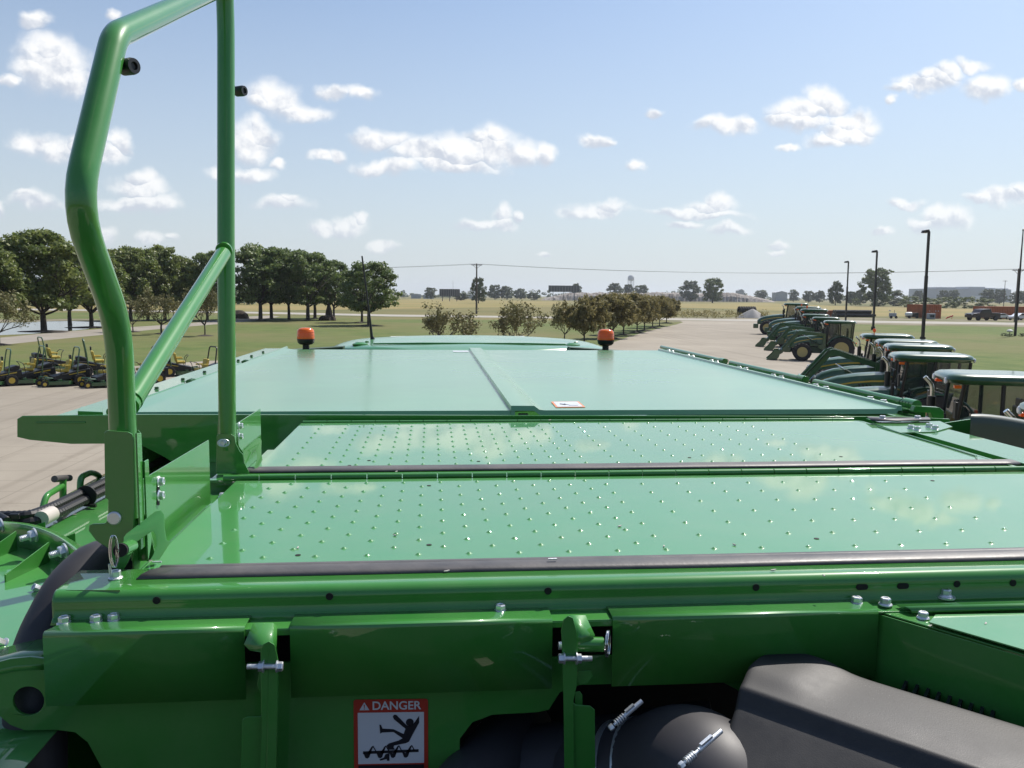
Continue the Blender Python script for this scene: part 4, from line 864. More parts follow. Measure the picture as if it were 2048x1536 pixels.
# ------------------------------------------------------------ trees
def leafmesh(name, cents, radii, n_per, size, seed, flat=1.0, shell=.55, m='leaf_a'):
    rg = np.random.default_rng(seed); cents = np.array(cents); radii = np.array(radii); k = len(cents)
    idx = np.repeat(np.arange(k), n_per); n = len(idx)
    d = rg.normal(size=(n, 3)); d /= np.linalg.norm(d, axis=1)[:, None]
    r = radii[idx]*(shell+(1-shell)*rg.random(n))*(.55+.6*rg.random(n)); p = cents[idx]+d*r[:, None]*np.array([1, 1, flat])
    nn = rg.normal(size=(n, 3))*.9+d*.8+np.array([0, 0, .7]); nn /= np.linalg.norm(nn, axis=1)[:, None]
    t = np.cross(nn, rg.normal(size=(n, 3))); t /= np.linalg.norm(t, axis=1)[:, None]; bt = np.cross(nn, t)
    s = size*(.55+.8*rg.random(n)); w = s*(.45+.4*rg.random(n))
    v = np.stack([p-t*s[:, None], p+bt*w[:, None]-t*s[:, None]*.1, p+t*s[:, None], p-bt*w[:, None]+t*s[:, None]*.15], 1).reshape(-1, 3)
    me = bpy.data.meshes.new(name); me.vertices.add(4*n); me.vertices.foreach_set('co', v.astype(np.float32).ravel())
    me.loops.add(4*n); me.loops.foreach_set('vertex_index', np.arange(4*n, dtype=np.int32)); me.polygons.add(n); me.polygons.foreach_set('loop_start', np.arange(0, 4*n, 4, dtype=np.int32)); me.polygons.foreach_set('loop_total', np.full(n, 4, dtype=np.int32))
    me.update(); me.validate(); me.materials.append(M[m]); return me
def limbs(h, spread, seed, trunk_r, trunk_h, nl=7, levels=3, droop=0.0, multi=1):
    rg = random.Random(seed); b = MB(); tips = []
    def grow(p, d, L_, r, lev):
        pts = [p]; q = p
        for i in range(3):
            d = (d+Vector((rg.uniform(-.22, .22), rg.uniform(-.22, .22), rg.uniform(-.05, .16)-droop))).normalized(); q = q+d*L_/3; pts.append(q)
        b.tube(pts, [r, r*.85, r*.7, r*.55], 6 if lev < 2 else 4); tips.append((q, lev)); tips.append((pts[2], lev))
        if lev < levels:
            for k in range(rg.choice((2, 3))):
                a = rg.uniform(0, 6.28); nd = (d*1.0+Vector((math.cos(a), math.sin(a), rg.uniform(-.15, .5)))*rg.uniform(.6, .95)).normalized(); grow(pts[rg.choice((2, 3))], nd, L_*rg.uniform(.6, .8), r*.55, lev+1)
    b.tube([(0, 0, -.1), (0, 0, .06), (0.03, 0, trunk_h*.55), (0, .04, trunk_h)], [trunk_r*1.5, trunk_r*1.15, trunk_r, trunk_r*.85], 9)
    for k in range(nl):
        a = 2*math.pi*k/nl+rg.uniform(-.3, .3); up = rg.uniform(.35, 1.3)*(1 if k else 3)
        grow(Vector((0, 0, trunk_h*rg.uniform(.8, 1))), Vector((math.cos(a)*spread, math.sin(a)*spread, up)).normalized(), h*rg.uniform(.27, .36), trunk_r*.5, 1)
    return b, tips
PROTO = {}
def proto(kind, seed):
    """tree 10 m tall, crown radius about 4.4 m"""
    rg = random.Random(seed)
    if kind in 'ab':
        b, tips = limbs(9.0, 1.0, seed, .24, 2.0 if kind == 'a' else 2.3, nl=8, levels=3)
        c = []; rr = []
        for k in range(150 if kind == 'a' else 135):
            a = rg.uniform(0, 6.283); t = rg.random(); z = 2.6+7.0*t
            rmax = 4.3*(1-abs(t-.35)**1.6*1.9)**.5 if abs(t-.35) < .64 else .9
            if kind == 'b': rmax = 4.4*math.sqrt(max(.04, 1-((t-.42)/.62)**2))*(1 if t > .12 else .8); 
            r = rmax*math.sqrt(rg.uniform(.05, 1.0)); c.append((r*math.cos(a), r*math.sin(a), z+(.0 if kind == 'a' else .25*rg.uniform(-1, 1)))); rr.append(rg.uniform(.55, 1.15))
        me = leafmesh('crown', c, rr, 105, .19 if kind == 'a' else .17, seed, flat=.7 if kind == 'a' else .5, m='leaf_'+kind)
    elif kind in 'cg':
        b, tips = limbs(8.0, 1.15, seed, .15, 1.6, nl=7, levels=4, droop=.02)
        c = []; rr = []
        rg.shuffle(tips)
        for q, lev in tips:
            if lev >= 2: c.append(tuple(q)); rr.append(rg.uniform(.45, .9))
        c = c[:260]; rr = rr[:260]
        if kind == 'g':
            zt = max(q[2] for q in c); rt_ = max(math.hypot(q[0], q[1]) for q in c)
            for k in range(80):
                a = rg.uniform(0, 6.283); t = rg.random(); r = rt_*math.sqrt(max(.05, 1-abs(t-.45)**2*2.6))*math.sqrt(rg.random()); c.append((r*math.cos(a), r*math.sin(a), zt*(.34+.64*t))); rr.append(rg.uniform(.45, .8))
        me = leafmesh('crown', c, rr, 13 if kind == 'c' else 52, .15 if kind == 'c' else .20, seed, m='leaf_'+kind)
        k = 10.0/max(q[2] for q in c)*.94; kx = 4.4/max(math.hypot(q[0], q[1]) for q in c)
        S = np.array([kx, kx, k]); v = np.empty(len(me.vertices)*3, dtype=np.float32); me.vertices.foreach_get('co', v); me.vertices.foreach_set('co', (v.reshape(-1, 3)*S).astype(np.float32).ravel()); b.v = [(p[0]*kx, p[1]*kx, p[2]*k) for p in b.v]
    elif kind in 'de':
        b = MB(); b.tube([(0, 0, -.1), (0, 0, 3)], [.3, .2], 6); b.tube([(0, 0, 2.5), (1.5, .3, 6)], [.16, .06], 5); b.tube([(0, 0, 2.5), (-1.6, -.3, 6)], [.16, .06], 5)
        c = []; rr = []
        for k in range(85):
            a = rg.uniform(0, 6.283); t = rg.random(); r = 4.2*math.sqrt(max(.05, 1-abs(t-.4)**1.7*1.9))*math.sqrt(rg.random()); c.append((r*math.cos(a), r*math.sin(a), 1.4+8.2*t)); rr.append(rg.uniform(.7, 1.3))
        me = leafmesh('crown', c, rr, 50, .36, seed, flat=.8, m='leaf_'+kind)
    else:      # bush, foliage to the ground
        b = MB(); b.tube([(0, 0, -.1), (.1, 0, 3)], [.2, .1], 5)
        c = []; rr = []
        for k in range(34):
            a = rg.uniform(0, 6.283); t = rg.random()**1.2; r = 4.3*math.sqrt(1-.75*t*t)*math.sqrt(rg.random()); c.append((r*math.cos(a), r*math.sin(a), .6+8.4*t)); rr.append(rg.uniform(.8, 1.4))
        me = leafmesh('crown', c, rr, 46, .36, seed, flat=.8, m='leaf_'+('e' if kind == 'h' else 'd'))
    me.name = kind+'_crown'; tm = bpy.data.meshes.new('trunk'); tm.from_pydata(b.v, [], b.f); tm.update(); tm.materials.append(M['bark']); tm.polygons.foreach_set('use_smooth', [True]*len(tm.polygons))
    return tm, me
tcount = [0]
def tree(kind, x, y, top, hw, label, name, cat='tree', group=None, mulch=0.0, base=None, depth=None):
    tcount[0] += 1; i = tcount[0]
    key = (kind, i % 3)
    if key not in PROTO: PROTO[key] = proto(kind, 100+ord(kind)*7+i % 3)
    tm, me = PROTO[key]
    p = base or G(x, y)
    if depth: p = P(x, 600, Y=depth); p.z = 0
    h = P(x, top, Y=p.y).z; w = hw*{'g': 1.35, 'c': 1.25, 'a': 1.12, 'b': 1.05}.get(kind, 1)/FPX*p.y
    if kind in 'ab': h /= .985
    r = empty(name, (p.x, p.y, 0), (i*2.39) % 6.28); r.scale = (w/4.5, w/4.5, h/10.0)
    t = bpy.data.objects.new('trunk', tm); c = bpy.data.objects.new('crown', me)
    for q in (t, c): COL.objects.link(q); q.parent = r
    if mulch:
        b = MB(); b.lathe([(mulch/(w/4.5), 0.02), (mulch*.8/(w/4.5), .5/(h)), (mulch*.3/(w/4.5), 1.3/h), (0, 1.5/h)], 20); b.build('mulch_ring', 'mulch', r)
    tag(r, label, cat, group); return r
GL = 'shade trees on the lawn'
tree('a', 88, 663, 463, 88, 'big spreading tree right beside the pond, leftmost full tree', 'maple_tree', group=GL, mulch=2.6)
tree('a', -38, 668, 478, 75, 'tree cut off by the left edge of the photo, crown behind the pond tree', 'maple_tree', group=GL)
tree('a', 183, 655, 492, 62, 'second tree from the left with mulch mound at the pond end', 'maple_tree', group=GL, mulch=3)
tree('a', 262, 642, 496, 55, 'dense tree seen between the bent rail post and the brace', 'maple_tree', group=GL)
tree('a', 330, 640, 492, 50, 'tall dark tree just left of the upright rail post with rounded top', 'maple_tree', group=GL)
tree('b', 415, 640, 503, 42, 'tree whose crown is crossed by the upright rail post', 'locust_tree', group=GL)
for (x, y, t, w, l) in ((140, 650, 492, 58, 'tree between the pond tree and the bent rail post'), (225, 642, 500, 50, 'tree crossed by the lower bend of the rail post'), (296, 641, 500, 46, 'dense tree above the small one under the brace'), (372, 639, 518, 38, 'lower tree filling the gap left of the upright post')): tree('a', x, y, t, w, l, 'maple_tree', group=GL)
GB = 'locust trees along the road'
for (x, y, t, w, l) in ((578, 639, 498, 48, 'tree in the dense middle of the dark belt left of the left beacon'), (668, 640, 520, 36, 'tree at the right end of the dark belt above the boulder')): tree('b', x, y, t, w, l, 'locust_tree', group=GB)
tree('b', 521, 641, 488, 66, 'broad dark tree just right of the upright rail post', 'locust_tree', group=GB, mulch=1.5)
tree('b', 543, 638, 497, 55, 'tree behind the broad dark one, right of the rail post', 'locust_tree', group=GB, mulch=2)
tree('b', 616, 641, 500, 62, 'tree behind the left orange beacon with twin trunks', 'locust_tree', group=GB, mulch=1.5)
tree('b', 630, 637, 516, 52, 'smaller tree crowded behind the one above the left beacon', 'locust_tree', group=GB, mulch=1.5)
tree('b', 738, 651, 523, 60, 'round airy tree crossed by the thin radio aerial', 'locust_tree', group=GB, mulch=2)
tree('b', 724, 645, 545, 42, 'low tree close behind the one crossed by the aerial', 'locust_tree', group=GB, mulch=1.5)
GC = 'small crabapple trees'
for (x, y, t, w, l) in ((-2, 690, 566, 62, 'thin browning tree at the far left edge before the pond'), (323, 668, 572, 56, 'small bare-looking tree under the diagonal brace'), (410, 672, 572, 40, 'small browning tree between the brace and the upright post'), (266, 664, 585, 30, 'small browning tree touching the bent post'), (884, 712, 601, 78, 'sparse shrubby tree behind the left half of the cab roof'), (1034, 712, 600, 70, 'sparse shrubby tree behind the right half of the cab roof')):
    tree('c', x, y, t, w, l, 'crabapple_tree', group=GC, mulch=.9 if y < 700 else 0)
GT = 'row of small trees by the lot'
words = ['nearest but one', 'nearest', 'third', 'fourth', 'fifth', 'sixth', 'seventh', 'eighth', 'ninth']
for k, (x, y, t, w) in enumerate(((1129, 684, 599, 34), (1168, 690, 591, 46), (1226, 677, 587, 42), (1247, 670, 585, 38), (1274, 665, 586, 34), (1289, 661, 588, 31), (1305, 656, 590, 28), (1319, 652.5, 592, 26), (1333, 646, 594, 22))):
    lab = ('thin reddish tree at the left start of the row, in front of the road', 'open-crowned tree left of the right beacon, its trunk forking low', 'leafy tree rising right behind the right orange beacon')[k] if k < 3 else ('fourth tree of the lotside row, in the first gap right of the beacon', 'fifth tree of the lotside row, middle of the dense clump', 'sixth tree of the lotside row, past the middle of the clump', 'third tree from the far end of the lotside row', 'last but one tree at the far end of the lotside row', 'farthest and smallest tree of the lotside row, nearest the road')[k-3]
    tree('c' if k == 0 else 'g', x, y, t, w, lab, 'row_tree', group=GT, mulch=1.0)
FT = 'far trees at the horizon'
far = [('d', 957, 470, 556, 17, 'tall slim tree standing just right of the lone utility pole'), ('d', 862, 900, 575, 14, 'pale round tree left of the left billboard'), ('d', 922, 700, 586, 18, 'low bush right of the left billboard'),
 ('d', 990, 900, 570, 16, 'dark round tree, left one of the clump right of the utility pole'), ('d', 1014, 900, 572, 15, 'dark round tree, right one of the clump right of the utility pole'), ('d', 1040, 1000, 577, 16, 'bluish tree left of the rubble heap'), ('d', 1068, 800, 585, 15, 'low dark tree at the left foot of the rubble heap'),
 ('d', 1153, 860, 567, 12, 'tree peeping over the right end of the right billboard'), ('d', 1230, 1000, 566, 18, 'flat-topped tree left of the water tower'), ('d', 1256, 1010, 569, 13, 'tree directly under the water tower'), ('d', 1281, 1000, 570, 18, 'dark tree right of the water tower'),
 ('d', 1380, 820, 561, 23, 'dark umbrella-shaped tree on the rubble heap'), ('e', 1425, 640, 557, 24, 'yellow-green round tree in front of the rubble heap'),
 ('d', 1520, 1100, 580, 16, 'low bluish tree at the right end of the rubble'), ('d', 1587, 1000, 579, 12, 'dark tree beside the small grey shed on the horizon'), ('d', 1617, 800, 582, 14, 'round tree above the far tractors'), ('d', 1639, 800, 581, 12, 'round tree right above the tractor cab roofs'),
 ('d', 1671, 520, 562, 16, 'upright dark tree just left of the first lamp pole'), ('d', 1702, 600, 583, 14, 'low round tree right of the first lamp pole'), ('h', 1712, 520, 594, 12, 'light green bush below the tree by the lamp pole'),
 ('e', 1752, 480, 536, 36, 'big pale-leaved tree behind the second lamp pole'), ('d', 1722, 620, 580, 14, 'dark tree left of the big pale-leaved one'), ('f', 1788, 500, 579, 34, 'wide dark bush right of the second lamp pole'), ('h', 1757, 470, 592, 18, 'light bush at the foot of the big pale-leaved tree'),
 ('h', 1822, 420, 590, 26, 'light green bush left of the third lamp pole'), ('h', 1856, 410, 592, 24, 'light green bush behind the third lamp pole'), ('h', 1893, 400, 590, 28, 'light green bush right of the third lamp pole'), ('h', 1930, 400, 591, 26, 'light green bush above the dark pickup'), ('h', 1968, 390, 593, 26, 'light green bush above the long orange container'),
 ('d', 1837, 900, 581, 12, 'bluish tree at the left end of the big factory'), ('d', 1886, 880, 581, 13, 'left bluish tree in front of the big factory'), ('d', 1906, 880, 580, 13, 'middle bluish tree in front of the big factory'), ('d', 1976, 800, 578, 17, 'right bluish tree in front of the big factory'), ('d', 1999, 800, 579, 15, 'dark tree left of the utility poles at the right edge'), ('d', 2036, 700, 582, 20, 'tree at the right edge of the photo behind the poles')]
for (k, x, d, t, w, l) in far:
    tree(k, x, 0, t, w, l, 'bush' if k in 'fh' else 'tree', cat='bush' if k in 'fh' else 'tree', group=FT, depth=d)
# weeds along the lot end and the far treeline
rgx = random.Random(5); c = []; rr = []
for i in range(150):
    x = rgx.uniform(1335, 1535); p = G(x, rgx.uniform(627, 637)); c.append((p.x, p.y, rgx.uniform(.2, .9))); rr.append(rgx.uniform(.4, 1.2))
me = leafmesh('weeds', c, rr, 22, .16, 3, m='leaf_g'); o = bpy.data.objects.new('weeds', me); COL.objects.link(o); tag(o, 'tall weeds and brush at the far end of the lot', 'weeds', kind='stuff')
c = []; rr = []
for i in range(900):
    x = rgx.uniform(-700, 2700); D = rgx.uniform(1300, 1700); p = P(x, 600, Y=D); c.append((p.x, p.y, rgx.uniform(1, 9)*(1+.8*math.sin(x*.013)*math.sin(x*.031)))); rr.append(rgx.uniform(3, 7))
me = leafmesh('treeline', c, rr, 26, 1.6, 4, flat=.6, m='leaf_d'); o = bpy.data.objects.new('treeline', me); COL.objects.link(o); tag(o, 'low dark line of distant woods along the horizon', 'treeline', kind='stuff')
c = []; rr = []
for i in range(420):
    x = rgx.uniform(-400, 560); D = rgx.uniform(330, 420); p = P(x, 600, Y=D); c.append((p.x, p.y, rgx.uniform(.5, 5.5)*(1+.4*math.sin(x*.03)))); rr.append(rgx.uniform(1.5, 3))
me = leafmesh('far_wood', c, rr, 30, .8, 6, flat=.7, m='leaf_d'); o = bpy.data.objects.new('far_wood', me); COL.objects.link(o); tag(o, 'dark wood behind the trees on the left', 'treeline', kind='stuff')

# ------------------------------------------------------------ tractors
def tractor_root(name, label, loader=False, lift=0.0, beacon=False, big=False, group='green tractors parked in a row'):
    R = empty(name, (0, 0, 0)); tag(R, label, 'tractor', group)
    rr, rf = .88, .63
    for (x, y, r, w) in ((0, .80, rr, .48), (0, -.80, rr, .48), (2.55, .80, rf, .40), (2.55, -.80, rf, .40)):
        ty, ri = wheel_meshes(r, w, r*.56, 16)
        m = Matrix.Translation((x, y, r)) @ Matrix.Rotation(rad(-90 if y > 0 else 90), 4, 'X')
        for q in (ty, ri): q.v = [tuple(m @ Vector(p)) for p in q.v]
        t = ty.build('tyre', 'tyre', R, smooth=30); ri.build('rim', 'yellowd', t, smooth=30)
    b = MB(); b.span((-.5, -.3, .55), (2.9, .3, 1.0)); b.span((2.4, -.75, .5), (2.7, .75, .68)); b.span((-.3, -.75, .75), (.3, .75, 1.02)); b.span((.6, -.45, .75), (1.2, .45, 1.25)); b.build('chassis', 'tgreend', R, bevel=.02)
    # hood: arched nose
    b = MB(); rows = []
    for (x, zt, zb, w) in ((1.02, 1.86, 1.12, .43), (1.5, 1.84, 1.08, .43), (2.1, 1.78, 1.02, .42), (2.7, 1.66, .96, .40), (3.1, 1.52, .92, .37), (3.3, 1.38, .92, .33), (3.38, 1.20, .94, .30)):
        rows.append([(x, -w, zb), (x, -w*1.0, zt-.22), (x, -w*.9, zt-.07), (x, -w*.55, zt-.005), (x, 0, zt+.01), (x, w*.55, zt-.005), (x, w*.9, zt-.07), (x, w*1.0, zt-.22), (x, w, zb)])
    b.grid(rows[::-1]); n = len(b.v); b.add(rows[-1], [tuple(range(9))]); hood = b.build('hood', 'tgreen', R, smooth=50)
    for s in (-1, 1):
        b = MB()
        rws = [[(x, s*(w+.006), z), (x, s*(w+.006), z-.055)] for x, z, w in ((1.05, 1.60, .43), (1.6, 1.58, .43), (2.2, 1.51, .42), (2.8, 1.38, .395), (3.1, 1.26, .372))]
        b.grid(rws if s > 0 else [r[::-1] for r in rws])
        b.build('hood_stripe', 'yellow', hood, smooth=0, solid=.003)
    for s in (-1, 1):
        b = MB()
        for k in range(4): b.prism([(1.5+k*.12, s*.436, 1.18), (1.56+k*.12, s*.436, 1.18), (1.68+k*.12, s*.432, 1.44), (1.62+k*.12, s*.432, 1.44)], (0, s*.006, 0))
        b.prism([(2.0, s*.430, 1.06), (2.9, s*.40, 1.0), (2.9, s*.40, 1.2), (2.1, s*.43, 1.34)], (0, s*.006, 0))
        b.build('side_grille', 'black', hood, smooth=0)
    b = MB(); b.span((3.36, -.26, .95), (3.41, .26, 1.28)); b.build('front_grille', 'black', hood, bevel=.02)
    for s in (-1, 1): b = MB(); b.box((3.34, s*.20, 1.33), (.06, .14, .09)); b.build('headlight', 'lamp', hood, bevel=.02)
    b = MB(); b.span((3.3, -.3, .55), (3.75, .3, .95)); b.build('front_weight', 'tgreen', R, bevel=.04)
    # cab
    b = MB()
    pil = [((.98, .50, 1.15), (.80, .62, 2.66)), ((.98, -.50, 1.15), (.80, -.62, 2.66)), ((.10, .76, 1.3), (.10, .74, 2.66)), ((.10, -.76, 1.3), (.10, -.74, 2.66)), ((-.72, .62, 1.45), (-.80, .66, 2.66)), ((-.72, -.62, 1.45), (-.80, -.66, 2.66))]
    for a, c in pil: b.tube([a, c], .045, 6)
    for (a, c) in (((.98, .5, 1.2), (.98, -.5, 1.2)), ((-.72, .62, 1.5), (-.72, -.62, 1.5)), ((.98, .5, 1.2), (.1, .76, 1.3)), ((.98, -.5, 1.2), (.1, -.76, 1.3)), ((.1, .76, 1.3), (-.72, .62, 1.5)), ((.1, -.76, 1.3), (-.72, -.62, 1.5))): b.tube([a, c], .04, 6)
    cab = b.build('cab_frame', 'black', R)
    b = MB(); gl = [[pil[0], pil[2]], [pil[2], pil[4]], [pil[1], pil[3]], [pil[3], pil[5]], [pil[0], pil[1]], [pil[4], pil[5]]]
    for (p, q) in gl: b.add([p[0], q[0], q[1], p[1]], [(0, 1, 2, 3)])
    b.build('cab_glass', 'glass', cab, smooth=0)
    b = MB(); b.span((-.65, -.6, .95), (.98, .6, 1.22)); b.span((-.68, -.5, 1.2), (-.3, .5, 1.5)); b.build('cab_floor', 'black', cab, bevel=.02)
    b = MB(); b.span((-.45, -.26, 1.45), (.05, .26, 1.58)); b.span((-.5, -.25, 1.5), (-.38, .25, 2.15)); b.span((-.48, -.15, 2.15), (-.4, .15, 2.32)); b.build('driver_seat', 'black', R, bevel=.03)
    b = MB(); b.tube([(.75, 0, 1.25), (.6, 0, 1.7)], .04, 8); b.tube([(.6+.05*math.sin(a)*.6, .19*math.cos(a), 1.72+.17*math.sin(a)*.6) for a in [2*math.pi*k/16 for k in range(16)]], .015, 6, closed=True); b.span((.7, -.3, 1.3), (.95, .3, 1.55)); b.build('steering_wheel', 'black', R)
    # roof
    b = MB(); rows = []
    for (z, gx_, gy_) in ((2.64, .93, .74), (2.67, 1.0, .80), (2.74, 1.05, .84), (2.80, 1.03, .82), (2.845, .95, .74), (2.862, .78, .56)):
        ring_ = []
        for k in range(32):
            a = 2*math.pi*k/32; cx, sy = math.cos(a), math.sin(a); e = .38
            ring_.append((.12+gx_*math.copysign(abs(cx)**e, cx), gy_*math.copysign(abs(sy)**e, sy), z))
        rows.append(ring_+[ring_[0]])
    b.grid(rows); b.add(rows[-1][:-1], [tuple(range(32))]); b.add(rows[0][:-1], [tuple(reversed(range(32)))]); roof_ = b.build('roof', 'tgreen', R, smooth=45)
    for (x, y) in ((1.12, .5), (1.12, -.5), (-.9, .5), (-.9, -.5)): b = MB(); b.lathe([(.06, 0), (.07, .03), (.05, .05), (0, .05)], 14, axis_m((x, y, 2.70), (1 if x > 0 else -1, 0, 0))); b.build('work_light', 'lamp', roof_)
    for s in (-1, 1): b = MB(); b.box((.98, s*.78, 2.60), (.14, .12, .07)); b.build('indicator', 'orange', R, bevel=.015)
    # fenders
    for s in (-1, 1):
        b = MB(); rows = []
        for k in range(11):
            a = rad(15+150*k/10); rows.append([(1.0*math.cos(a), s*.56, .88+1.0*math.sin(a)*.93), (1.02*math.cos(a), s*.95, .88+1.0*math.sin(a)*.93), (.98*math.cos(a), s*1.02, .86+.97*math.sin(a)*.93)])
        b.grid(rows if s > 0 else rows[::-1]); b.build('fender', 'tgreen', R, smooth=50, solid=.02)
        b = MB(); b.box((-.95, s*.9, 1.32), (.05, .16, .1)); b.build('tail_light', 'orange', R)
        b = MB(); b.tube(smoothpath([(.92, s*.6, 2.3), (1.1, s*1.05, 2.35), (1.08, s*1.08, 2.15)], 3, .08), .014, 6); b.box((1.08, s*1.12, 2.15), (.05, .18, .34)); b.build('mirror', 'black', R, bevel=.01)
    b = MB()
    for z in (.45, .72, .98): b.box((.78, .66, z), (.34, .26, .03))
    b.box((.62, .68, .75), (.03, .24, .62)); b.box((.94, .68, .75), (.03, .24, .62)); b.build('steps', 'black', R)
    b = MB(); b.tube([(1.15, -.55, 1.2), (1.15, -.55, 2.25)], .085, 14); b.build('exhaust', 'black', R); b = MB(); b.tube([(1.15, .52, 1.5), (1.15, .52, 2.0)], .05, 10); b.build('air_stack', 'black', R)
    b = MB(); b.tube(smoothpath([(1.15, -.55, 2.2), (1.15, -.55, 2.5), (1.32, -.55, 2.68)], 4, .12), .045, 12); b.build('exhaust_tip', 'chrome', R)
    if beacon: b = MB(); b.tube([(.7, .66, 2.8), (.7, .66, 2.98)], .02, 8); b.lathe([(.06, 0), (.07, .03), (.065, .10), (.04, .14), (0, .145)], 16, Matrix.Translation((.7, .66, 2.96))); b.build('beacon', 'orange', R)
    if loader:
        for s in (-1, 1):
            b = MB(); y0 = s*.52
            b.prism([(1.05, y0, 1.95), (2.75, y0, 2.10+lift), (3.0, y0, 1.98+lift), (4.10, y0, .62+lift), (4.02, y0, .40+lift), (3.86, y0, .52+lift), (2.86, y0, 1.78+lift), (2.6, y0, 1.84+lift), (1.05, y0, 1.74)], (0, s*.10, 0)); b.span((1.0, y0-.02, .8), (1.22, y0+s*.12, 1.95)); b.prism([(1.0, y0, .8), (1.25, y0, .8), (1.5, y0, .95), (1.5, y0, 1.1), (1.2, y0, 1.2)], (0, s*.1, 0)); b.build('loader_arm', 'tgreen', R, bevel=.012)
            b = MB(); b.tube([(1.3, y0+s*.05, 1.1), (2.3, y0+s*.05, 1.68)], .045, 10); b.tube([(2.9, y0+s*.13, 2.05+lift), (3.9, y0+s*.13, .85+lift)], .038, 10); b.build('hydraulic_ram', 'tgreend', R)
            b = MB(); b.tube([(1.7, y0+s*.05, 1.33), (2.55, y0+s*.05, 1.82)], .024, 10); b.tube([(3.4, y0+s*.13, 1.45), (4.05, y0+s*.13, .66)], .02, 8); b.build('ram_rod', 'chrome', R)
        b = MB(); b.tube([(3.55, -.6, 1.2), (3.55, .6, 1.2)], .05, 10); b.build('cross_tube', 'tgreen', R)
        b = MB(); prof = [(4.08, .72), (4.05, .45), (4.12, .2), (4.3, .06), (4.95, .02)]
        b.prism([(x, -1.0, z) for x, z in prof]+[(4.95, -1.0, .06), (4.6, -1.0, .4), (4.4, -1.0, .72)], (0, .03, 0)); b.prism([(x, .97, z) for x, z in prof]+[(4.95, .97, .06), (4.6, .97, .4), (4.4, .97, .72)], (0, .03, 0))
        b.grid([[(x, y, z) for y in (-1, 0, 1)] for x, z in prof]); b.span((4.06, -.97, .70), (4.14, .97, .78)); b.build('bucket', 'tgreen', R, solid=0)
    return R
DIR = math.atan2(.37, -.93)
def place_tr(R, px, py, z, s, dz=0.0, turn=0.0, base=None):
    """stand a tractor so its roof's front near corner shows where the photo shows it"""
    R.scale = (s, s, s); a = DIR+turn; R.rotation_euler = (0, 0, a)
    if base is not None: R.location = (base[0], base[1], 0); return
    off = Matrix.Rotation(a, 4, 'Z') @ Vector((1.17*s, .80*s, 0))
    p = P(px, py, Z=z); R.location = (p.x-off.x, p.y-off.y, 0)
GN, GF = 'near tractors in the parked row', 'far tractors in the parked row'
t5 = tractor_root('tractor', 'tractor shown side-on with loader bucket down at the head of the far row', loader=True, group=GF)
n4 = tractor_root('tractor', 'tractor with large side window, second closest to the camera', group=GN)
n2 = tractor_root('tractor', 'tractor with a raised loader arm reaching left over the hoods', loader=True, lift=.38, group=GN)
place_tr(t5, 1649, 641, 2.86, 1.0); place_tr(n4, 1790, 709, 2.84, 1.0)
place_tr(n2, 1758, 681, 2.84, 1.0)
def cp(src, label, group, px, py, z, s, turn=0.0):
    c = copy_tree(src); c['label'] = label; c['group'] = group; place_tr(c, px, py, z, s, turn=turn); return c
n1 = tractor_root('tractor', 'tractor with an orange beacon standing on its cab roof, closest to the second lamp pole', beacon=True, group=GN); place_tr(n1, 1726, 669, 2.84, 1.0)
cp(n4, 'tractor with an orange indicator under its roof, third closest to the camera', GN, 1777, 690, 2.84, 1.0)
cp(n4, 'closest tractor, cab cut off by the right edge of the photo', GN, 1897, 750, 2.84, 1.0, .05)
cp(n4, 'pale tractor roof low at the right edge, nearest of all', GN, 2100, 824, 2.84, 1.0, .05)
cp(t5, 'loader tractor just behind the one shown side-on', GF, 1626, 634, 2.86, 1.0)
cp(t5, 'loader tractor with a bucket, third from the front of the far row', GF, 1606, 628, 3.0, 1.05)
cp(n1, 'hooded tractor with a beacon mid far row', GF, 1602, 618, 3.35, 1.18)
cp(n1, 'hooded tractor with a beacon, one before the farthest', GF, 1592, 613, 3.5, 1.22)
cp(n4, 'farthest and largest tractor, tall black exhaust, at the end of the row', GF, 1568, 606, 3.8, 1.33)

